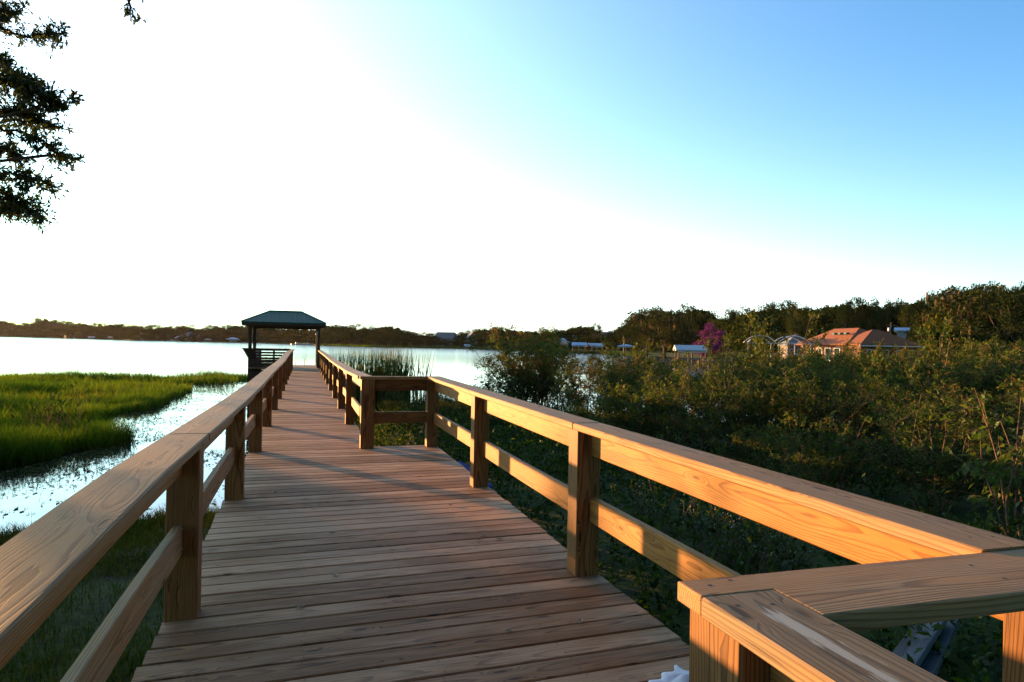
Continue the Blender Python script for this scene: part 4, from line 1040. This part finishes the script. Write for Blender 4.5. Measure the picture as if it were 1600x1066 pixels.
# the orange-roofed house and its pool cage
oh = site("house", "brick house with an orange tiled hip roof at the right behind the bushes", "house", 1345, 113, 30)
gzv = zat(1345, 540, 112) - oh.location.z             # eave height above the ground
W1, D1 = 10.5, 7.5
wall_box(-3.0, 5.4, -5.2, 2.0, -1, gzv).build("wall", M['brick'], oh)
wall_box(-3.0, 4.4, 2.0, 12.5, -1, gzv - .01).build("wall", M['brick'], oh)
prism_roof(8.0, 7.2, gzv + .16, 2.2, .6, 'hip', 'x', None, 1.2, -1.6).build("roof", M['orange_tile'], oh)
rr = prism_roof(7.4, 14.5, gzv + .17, 2.5, .58, 'hip', 'y', None, .7, 5.2).build("roof", M['orange_tile'], oh)
for k in range(3): wall_box(-1.9, -1.35, .6 + k * 1.7, 1.3 + k * 1.7, gzv + 1.62, gzv + 1.9).build("skylight", M['glass'], rr)
for k, xx in enumerate((-1.6, .6, 2.6, 4.4)): window(oh, xx, gzv * .55, .9, 1.3, -5.2)
for k in range(4):
    f = wall_box(-3.06, -2.95, .2 + k * 2.6, 1.9 + k * 2.6, gzv * .1, gzv * .85).build("window", M['white_paint'], oh)
    wall_box(-3.075, -3.055, .32 + k * 2.6, 1.78 + k * 2.6, gzv * .14, gzv * .81).build("pane", M['glass'], f)
b2 = MB(); b2.board([(-3.6, -5.86, gzv - .06), (6.0, -5.86, gzv - .06)], (0, 0, 1), .16, .06); b2.build("fascia", M['white_paint'], oh)
pc = site("pool_cage", "white-framed screened pool cage with two arched bays beside the orange-roofed house", "pool cage", 1242, 116, 10)
hc = zat(1242, 536.5, 116) - pc.location.z
WP = wpx(140, 1242, 116); x0 = -WP / 2
for k in range(13):
    xx = x0 + WP * k / 12; b2 = MB(); b2.box((xx - .06, -.06, -.6), (xx + .06, .06, hc - .1)); b2.build("post", M['white_paint'], pc)
for z in (hc - .05, hc * .45):
    b2 = MB(); b2.board([(x0, -.01, z), (x0 + WP, -.01, z)], (0, 0, 1), .10, .08); b2.build("frame_rail", M['white_paint'], pc)
for a, c in ((0.0, .30), (.33, .66)):
    xa, xb = x0 + WP * a, x0 + WP * c
    b2 = MB(); b2.tube([(xa + (xb - xa) * k / 12, 0, hc + 1.15 * math.sin(math.pi * k / 12) ** .8) for k in range(13)], .075, 6); b2.build("arch", M['white_paint'], pc)
    b2 = MB(); b2.tube([(xa + (xb - xa) * k / 12, 6, hc + 1.15 * math.sin(math.pi * k / 12) ** .8) for k in range(13)], .075, 6); b2.build("arch", M['white_paint'], pc)
    V = []
    for k in range(13):
        xx, zz = xa + (xb - xa) * k / 12, hc + 1.10 * math.sin(math.pi * k / 12) ** .8; V += [(xx, .02, zz), (xx, 5.98, zz)]
    b2 = MB(); b2.poly(V, [(2 * k, 2 * k + 2, 2 * k + 3, 2 * k + 1) for k in range(12)]); b2.build("screen_roof", M['screen'], pc)
b2 = MB(); b2.poly([(x0 + WP * .66, -.1, hc + .02), (x0 + WP + .2, -.1, hc + .02), (x0 + WP + .2, 6, hc + .75), (x0 + WP * .66, 6, hc + .75)], [(0, 1, 2, 3)]); b2.build("screen_roof", M['screen'], pc)
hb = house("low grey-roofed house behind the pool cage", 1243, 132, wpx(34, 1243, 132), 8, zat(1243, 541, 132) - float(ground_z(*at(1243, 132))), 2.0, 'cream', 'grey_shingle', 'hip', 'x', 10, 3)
house("small shed with a blue roof behind the orange-roofed house", 1409, 134, wpx(13, 1410, 134), 4, zat(1410, 518, 134) - float(ground_z(*at(1410, 134))), .5, 'shaded_white', 'blue_metal', 'gable', 'x', 0, 1, None, 0, "shed", "shed")
def pole(label, px, dist, y_top, r_, mat, arm=False, name="utility_pole"):
    x, y = at(px, dist); z = float(ground_z(x, y)); h = zat(px, y_top, dist) - z
    e_ = empty(name, label, "pole", (x, y, z), -bearing(px)); b2 = MB(); b2.tube([(0, 0, -.5), (0, 0, h)], [r_, r_ * .7], 8); b2.build("shaft", M[mat], e_)
    if arm:
        b2 = MB(); b2.board([(-.9, 0, h - .5), (.9, 0, h - .5)], (0, 0, 1), .12, .1); b2.build("cross_arm", M[mat], e_)
        b2 = MB(); b2.tube([(-.3, -.2, h - 1.7), (-.3, -.2, h - .9)], .25, 10); b2.build("transformer", M['screw'], e_)
pole("wooden utility pole with a transformer behind the orange-roofed house", 1392, 140, 504, .16, 'bark', True)
pole("thin pole right of the utility pole with a transformer", 1406, 150, 504, .12, 'bark')
pole("thin white flagpole above the pale blue flat-roofed dock shelter", 974.5, 212, 524, .10, 'white_paint', False, "flagpole")
pole("thin mast rising above the grey twin-gabled lakefront house", 694.5, 395, 511, .14, 'screw', False, "mast")

# ------------------------------------------------------------------ trees on the far shore
TP = [make_tree(201, 10, 11, 1.6, 40, 120, .42, .35, low=.10), make_tree(202, 10, 9, 1.4, 36, 120, .42, .42, low=.08), make_tree(203, 10, 12, 1.8, 44, 120, .40, .38, low=.15),
      make_tree(204, 10, 7.5, 2.4, 30, 110, .38, .45, low=.25), make_tree(205, 10, 10, 1.2, 38, 120, .42, .30, low=.05), make_tree(206, 10, 9.5, 3.2, 26, 130, .36, .5, low=.35, moss=.7, trunk_r=.22)]
TM = []; TT = [float(np.quantile(np.concatenate(p.P)[:, 2], .985)) for p in TP]
for k, p in enumerate(TP):
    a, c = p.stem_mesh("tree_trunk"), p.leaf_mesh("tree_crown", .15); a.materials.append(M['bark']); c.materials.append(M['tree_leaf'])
    ms = moss_mesh(p, "hanging_moss") if p.moss else None
    if ms: ms.materials.append(M['moss'])
    TM.append((a, c, ms))
def tree(kind, px, dist, top_y, w, label, group=None, name="tree", mat=None, sink=0.0):
    x, y = at(px, dist); z = float(ground_z(x, y)); h = max(2.0, zat(px, top_y, dist) - z)
    r = empty(name, label, "tree", (x, y, z - sink), rt.uniform(0, 6.28), group)
    sxy = w / 10.0; r.scale = (sxy, sxy, h / TT[kind])
    for nm, me in zip(("trunk", "crown", "hanging_moss"), TM[kind]):
        if me is not None:
            o = bpy.data.objects.new(nm, me); COL.objects.link(o); o.parent = r
            if mat and nm == "crown": o.material_slots[0].link = 'OBJECT'; o.material_slots[0].material = mat
    return r
rt = random.Random(17)
SKX = [-40, 0, 20, 35, 55, 80, 100, 140, 180, 220, 260, 300, 340, 380, 430, 490, 515, 540, 570, 600, 625, 650, 690, 725, 760, 785, 810, 845, 870, 900, 925, 938, 946, 955, 975, 990, 1010, 1025, 1050, 1075, 1095, 1115, 1135, 1160, 1190, 1215, 1240, 1265, 1290, 1310, 1345, 1380, 1420, 1440, 1465, 1490, 1510, 1540, 1560, 1580, 1600, 1660]
SKY_ = [498, 500, 504, 506, 498, 500, 503, 504, 506, 508, 507, 509, 509, 508, 509, 509, 508, 506, 507, 508, 511, 518, 520, 517, 512, 511, 515, 513, 512, 508, 507, 516, 521, 515, 505, 495, 483, 479, 484, 480, 478, 488, 491, 482, 480, 474, 475, 480, 476, 474, 468, 473, 470, 464, 460, 455, 450, 445, 448, 447, 442, 438]
def sky_y(px): return float(np.interp(px, SKX, SKY_))
def shore_px(px): return float(shore_far(math.degrees(bearing(px))))
GL = "dark trees of the far treeline left of the gazebo"; LL = "dark round-topped tree in the far treeline left of the gazebo"
GM = "dark trees of the far treeline right of the gazebo"; LM = "dark round-topped tree in the far treeline between the gazebo and the blue roofs"
GR = "tall trees of the wooded slope at the right"; LR = "dark leafy tree in the wooded slope at the right"
def zone(px): return (GL, LL) if px < 440 else ((GM, LM) if px < 950 else (GR, LR))
px = -35.0
while px < 1650:
    s_ = shore_px(px); far = px < 1000
    step = (12 if px < 480 else 13) if far else 19
    gq, lq = zone(px)
    d = s_ + (rt.uniform(28, 50) if far else rt.uniform(45, 75))
    if 255 < px < 330 or 650 < px < 760 or 865 < px < 965: d += 22
    w_ = wpx(step * rt.uniform(1.9, 2.7), px, d)
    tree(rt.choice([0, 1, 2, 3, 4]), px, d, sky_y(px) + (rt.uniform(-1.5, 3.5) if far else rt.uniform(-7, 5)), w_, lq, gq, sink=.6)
    px += step * rt.uniform(.8, 1.2)
px = -30.0
while px < 1640:                                           # a lower second row nearer the water
    s_ = shore_px(px); far = px < 1000
    gq, lq = zone(px)
    step = 19 if far else 27
    clear = 268 < px < 316 or 104 < px < 124 or 212 < px < 226 or 355 < px < 375 or 665 < px < 752 or 860 < px < 960 or 1255 < px < 1420 or 1165 < px < 1255 or 1084 < px < 1142
    if not clear:
        d = s_ + (rt.uniform(10, 24) if far else rt.uniform(26, 44))
        y0 = sky_y(px); base = 548 if not far else 535
        ty = y0 + (26 if not far else 11) + rt.uniform(-5, 8)
        tree(rt.choice([0, 1, 2, 4]), px, d, min(ty, base - 12), wpx(step * rt.uniform(1.5, 2.2), px, d), lq, gq, sink=.5)
    px += step * rt.uniform(.85, 1.15)
tree(5, 1012, 188, 484, 15, "tall moss-hung tree with bare orange-lit limbs at the left end of the wooded slope")
tree(5, 1040, 180, 490, 14, "moss-hung tree beside the tallest one at the left end of the wooded slope")
tree(5, 1528, 118, 452, 15, "big moss-hung tree with orange-lit moss at the right end of the wooded slope")
tree(5, 1490, 122, 470, 11, "smaller moss-hung tree left of the big orange-lit one at the right")
tree(3, 1580, 112, 462, 11, "leafy tree below the big moss-hung one at the right edge")
tree(1, 932, 262, 507, wpx(26, 932, 262), "tall round dark tree just behind the blue-roofed boathouses")
# the closed wood behind the single trees
g = np.random.default_rng(33); n = 60000
pxs = g.uniform(-60, 1680, n); sd0 = np.array([shore_px(a) for a in pxs]); ds = sd0 + 55 + g.uniform(0, 25, n)
tops = np.array([sky_y(a) for a in pxs]); tops = tops + 5 + 8 * vnoise(pxs, pxs * 0, 14, 50)
XY = np.array([at(a, b_) for a, b_ in zip(pxs, ds)]); zb = ground_z(XY[:, 0], XY[:, 1]); zt = np.array([zat(a, b_, c) for a, b_, c in zip(pxs, tops, ds)])
P = np.concatenate([XY, (zb + (zt - zb) * g.random(n) ** .75)[:, None]], 1); pw = Plant(33); L = ds * .006 * g.uniform(.6, 1.3, n)
pw.leaves(P, unit(g.normal(0, 1, (n, 3))), L, L * .8, np.clip(g.normal(.3, .12, n), 0, 1))
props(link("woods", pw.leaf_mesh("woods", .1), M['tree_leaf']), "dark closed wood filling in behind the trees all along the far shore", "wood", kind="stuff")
for px, d, ty, w_ in ((688, 352, 530, 7), (703, 350, 532, 8), (722, 349, 526, 10), (752, 350, 520, 10), (676, 352, 526, 10), (866, 246, 528, 9), (892, 262, 530, 7), (920, 268, 527, 12), (938, 268, 522, 12), (962, 262, 520, 11)):
    tree(rt.choice([0, 1, 4]), px, d, ty, w_, "dark garden tree standing before the lakefront houses right of the gazebo", "garden trees before the lakefront houses")
for px, d, ty, w_ in ((106, 880, 517, 12), (124, 880, 514, 18), (210, 640, 515, 10), (228, 640, 514, 12), (284, 590, 517, 8), (310, 590, 516, 12), (300, 588, 524, 9)):
    tree(rt.choice([0, 1, 4]), px, d, ty, w_, "dark garden tree half hiding the pale houses left of the gazebo", "garden trees before the houses left of the gazebo")
# purple flowering tree
pt = make_tree(231, 10, 12, 1.5, 40, 130, .45, .5, low=.15); pm = pt.leaf_mesh("blossom", .2); pm.materials.append(M['purple_leaf'])
sm_ = pt.stem_mesh("purple_trunk"); sm_.materials.append(M['bark']); TM.append((sm_, pm, None)); TT.append(float(np.quantile(np.concatenate(pt.P)[:, 2], .98)))
tree(6, 1114, 150, 510, wpx(47, 1113, 150), "purple flowering tree against the dark wood above the white-roofed dock shed", None, "flowering_tree")
def palm(label, px, dist, top_y, w):
    x, y = at(px, dist); z = float(ground_z(x, y)); h = zat(px, top_y, dist) - z
    r = empty("palm_tree", label, "palm tree", (x, y, z), 0); p = Plant(int(px)); g = p.g
    st = p.wander((0, 0, -.3), (.02, .02, 1), h - w * .45, 6, .02); p.tube(st, .20, .15, 7); link("trunk", p.stem_mesh("palm_trunk"), M['bark'], r)
    V = []; C = []
    for k in range(60):
        d = unit(g.normal(0, 1, 3) + np.array([0, 0, .25])); L = w * .5 * g.uniform(.8, 1.1); s = unit(np.cross(d, [0, 0, 1.0])); c0 = g.random() * .6
        for m in range(6):
            a = (m - 2.5) * .22; dd_ = unit(d + s * a); b0 = st[-1] + d * L * .45; tip = st[-1] + dd_ * L - np.array([0, 0, L * .22]); q = np.cross(dd_, s) * .05 + s * .05
            V += [b0 - q * .6, b0 + q * .6, (b0 + tip) / 2 + q + np.array([0, 0, .06]), tip]; C += [c0] * 4
    V = np.array(V); link("crown", mesh_np("palm_crown", V, np.arange(len(V)).reshape(-1, 4), {"rnd": np.array(C)}), M['tree_leaf'], r)
palm("smaller palm with a round crown behind the orange-roofed house", 1415, 150, 480, wpx(12, 1415, 150))
palm("larger palm with a round crown standing clear of the dark wood", 1436, 142, 480, wpx(19, 1436, 142))
palm("lone palm crown poking above the grey gabled lakefront house", 742, 392, 512, wpx(5.5, 742, 392))

# bushes, hedge and tall dry grass on the cove's far bank
for px, d, ty, k in [(1010, 178, 546, 0), (1035, 170, 548, 1), (1000, 150, 552, 3), (1150, 112, 548, 0), (1165, 108, 550, 2), (1190, 104, 549, 1), (1215, 104, 548, 3), (1240, 103, 549, 0), (1262, 103, 550, 1), (1285, 103, 549, 2), (1312, 102, 550, 4),
                     (1335, 101, 549, 0), (1360, 101, 550, 3), (1385, 100, 549, 1), (1412, 99, 548, 2), (1430, 97, 536, 1), (1450, 95, 542, 0), (1470, 94, 534, 2), (1495, 92, 545, 1), (1520, 90, 535, 3), (1550, 89, 540, 0), (1580, 88, 530, 2), (1610, 88, 536, 1)]:
    shrub(k, px, d, ty + (7 if 1140 < px < 1420 else 2), wide=1.3, label="leafy bush on the cove's far bank at the right", group="bushes on the far bank of the cove", name="bush")
g = np.random.default_rng(31); n = 9000
pxs = g.uniform(1290, 1640, n); ds = g.uniform(84, 92, n)
XY = np.array([at(a, b_) for a, b_ in zip(pxs, ds)]); keep = vnoise(XY[:, 0], XY[:, 1], 3, 40) + g.random(n) * .4 > .6; XY = XY[keep]; n = len(XY)
Hh = g.uniform(.5, 1.7, n) * (0.45 + 0.75 * np.clip((pxs[keep] - 1400) / 100, 0, 1))
props(link("dry_grass", blades_mesh("dry_grass", XY, ground_z(XY[:, 0], XY[:, 1]) - .05, Hh, g.uniform(.03, .06, n), .3, g.random(n), g), M['dry']), "tall dry reddish grass along the cove's far bank at the right", "dry grass", kind="stuff")
g = np.random.default_rng(32); n = 26000
pxs = g.uniform(500, 1010, n); ds = np.array([shore_px(a) for a in pxs]) + g.uniform(-1.5, 3.5, n)
XY = np.array([at(a, b_) for a, b_ in zip(pxs, ds)]); n = len(XY)
props(link("shore_reeds", blades_mesh("shore_reeds", XY, np.maximum(ground_z(XY[:, 0], XY[:, 1]), WZ) - .1, g.uniform(.4, 1.1, n), g.uniform(.06, .14, n), .3, np.clip(g.normal(.45, .2, n), 0, 1), g), M['marsh']), "narrow band of green reeds along the far waterline", "reeds", kind="stuff")

# ------------------------------------------------------------------ odds and ends by the near corner
cl = MB(); n = 22; V = []; F = []; rc = random.Random(4)
for i in range(n + 1):
    for j in range(n + 1):
        u, v = i / n - .5, j / n - .5
        z = .012 + .17 * math.exp(-((u + .22) ** 2 + (v - .05) ** 2) / .012) + .21 * math.exp(-((u - .18) ** 2 * .6 + (v + .12 - u * .4) ** 2) / .015) + .035 * abs(math.sin(u * 13 + v * 5)) + .02 * math.sin(v * 19 + u * 7)
        V.append((u * .42 + .02 * math.sin(v * 14), v * .5 + .02 * math.sin(u * 17), z * max(0.05, 1 - (2 * abs(u)) ** 4) * max(.05, 1 - (2 * abs(v)) ** 4) + .004))
for i in range(n):
    for j in range(n): F.append((i * (n + 1) + j, (i + 1) * (n + 1) + j, (i + 1) * (n + 1) + j + 1, i * (n + 1) + j + 1))
me = bpy.data.meshes.new("cloth"); me.from_pydata(V, [], F); me.polygons.foreach_set("use_smooth", [True] * len(F))
M['dry_leaf'] = plain_mat("dry_leaf", (0.30, 0.22, 0.14), 0.8, 0.1, 0.3, 80, 0.0)
M['cloth'] = plain_mat("white_cloth", (0.68, 0.68, 0.74), 0.8, 0.15, 0.04, 30, 0.0)
o = props(link("cloth", me, M['cloth']), "crumpled white cloth lying on the decking beside the corner post", "cloth"); o.scale = (.6, .6, .36); q = p3(1086, 1082, 2.0); q = np.array((0, 0, CAM_H)) + (q - np.array((0, 0, CAM_H))) * (-CAM_H / (q[2] - CAM_H)); o.location = (q[0], q[1], 0.004); o.rotation_euler = (0, 0, .5)
sd_ = o.modifiers.new("thick", 'SOLIDIFY'); sd_.thickness = .004; sd_.offset = 1.0

M['grey_board'] = wood_mat("grey_weathered_board", (0.15, 0.125, 0.105), (0.07, 0.06, 0.05), (0.12, 0.115, 0.12), 0.9)
def on_z(px, py, z):
    q = p3(px, py, 2.0); c0 = np.array((0, 0, CAM_H)); return c0 + (q - c0) * ((z - CAM_H) / (q[2] - CAM_H))
for (x0_, y0_), (x1_, y1_), zz, lab in (((1380, 1062), (1442, 978), -.44, "grey leftover board at the left of the small heap below the corner cap"), ((1402, 1066), (1462, 976), -.40, "pale-edged leftover board lying on the heap below the corner cap"), ((1440, 1068), (1480, 984), -.47, "dark grey leftover board at the right of the heap below the corner cap")):
    A = on_z(x0_, y0_, zz); Bq = on_z(x1_, y1_, zz); dv = Vector(Bq - A).normalized(); b2 = MB()
    b2.board([(0, 0, 0), dv * 1.5], (dv.y, -dv.x, 0.25), .09, .035)
    o = props(b2.build("loose_board", M['grey_board']), lab, "board", "leftover boards below the railing corner"); o.location = Vector(A) - dv * .3
b2 = MB(); b2.board([(1.655, 6.2 + .12 * k, -.045 - .004 * (k % 3) - .02 * (abs(k - 6) / 6) ** 2) for k in range(13)], (1, 0, .35), .16, .012)
props(b2.build("tarp_strip", M['blue_tarp']), "strip of blue tarp sticking out along the right edge of the decking", "tarp")

g = np.random.default_rng(41)
for k in range(16):
    x_, y_ = g.uniform(-.4, 1.4), g.uniform(2.7, 7.5); l_ = g.uniform(.018, .04); b2 = MB()
    b2.poly([(-l_, 0, .002), (-l_ * .2, l_ * .42, .008), (l_, 0, .003), (-l_ * .1, -l_ * .42, .007), (0, 0, .0005)], [(0, 4, 1), (1, 4, 2), (2, 4, 3), (3, 4, 0)])
    o = props(b2.build("dry_leaf", M['dry_leaf']), "small dry leaf fleck lying on the wide decking", "leaf", "dry leaves scattered on the decking"); o.location = (x_, y_, .0035); o.rotation_euler = (0, 0, g.uniform(0, 6.28))
# ------------------------------------------------------------------ evening air over the lake
hz = MB(); hz.poly([(x, y, z) for z in (-6.0, 60.0) for x, y in ((-1700, -300), (1700, -300), (1700, 1900), (-1700, 1900))], [(3, 2, 1, 0), (4, 5, 6, 7), (0, 1, 5, 4), (1, 2, 6, 5), (2, 3, 7, 6), (3, 0, 4, 7)])
t = NT("evening_haze"); v = t.n("ShaderNodeVolumePrincipled"); v.inputs['Color'].default_value = (0.95, 0.9, 0.85, 1); v.inputs['Density'].default_value = HAZE_D; v.inputs['Anisotropy'].default_value = 0.35
t.l(v.outputs[0], t.out.inputs['Volume'])
o = props(hz.build("haze", t.m), "thin pale evening haze hanging over the whole lake", "haze", kind="stuff")
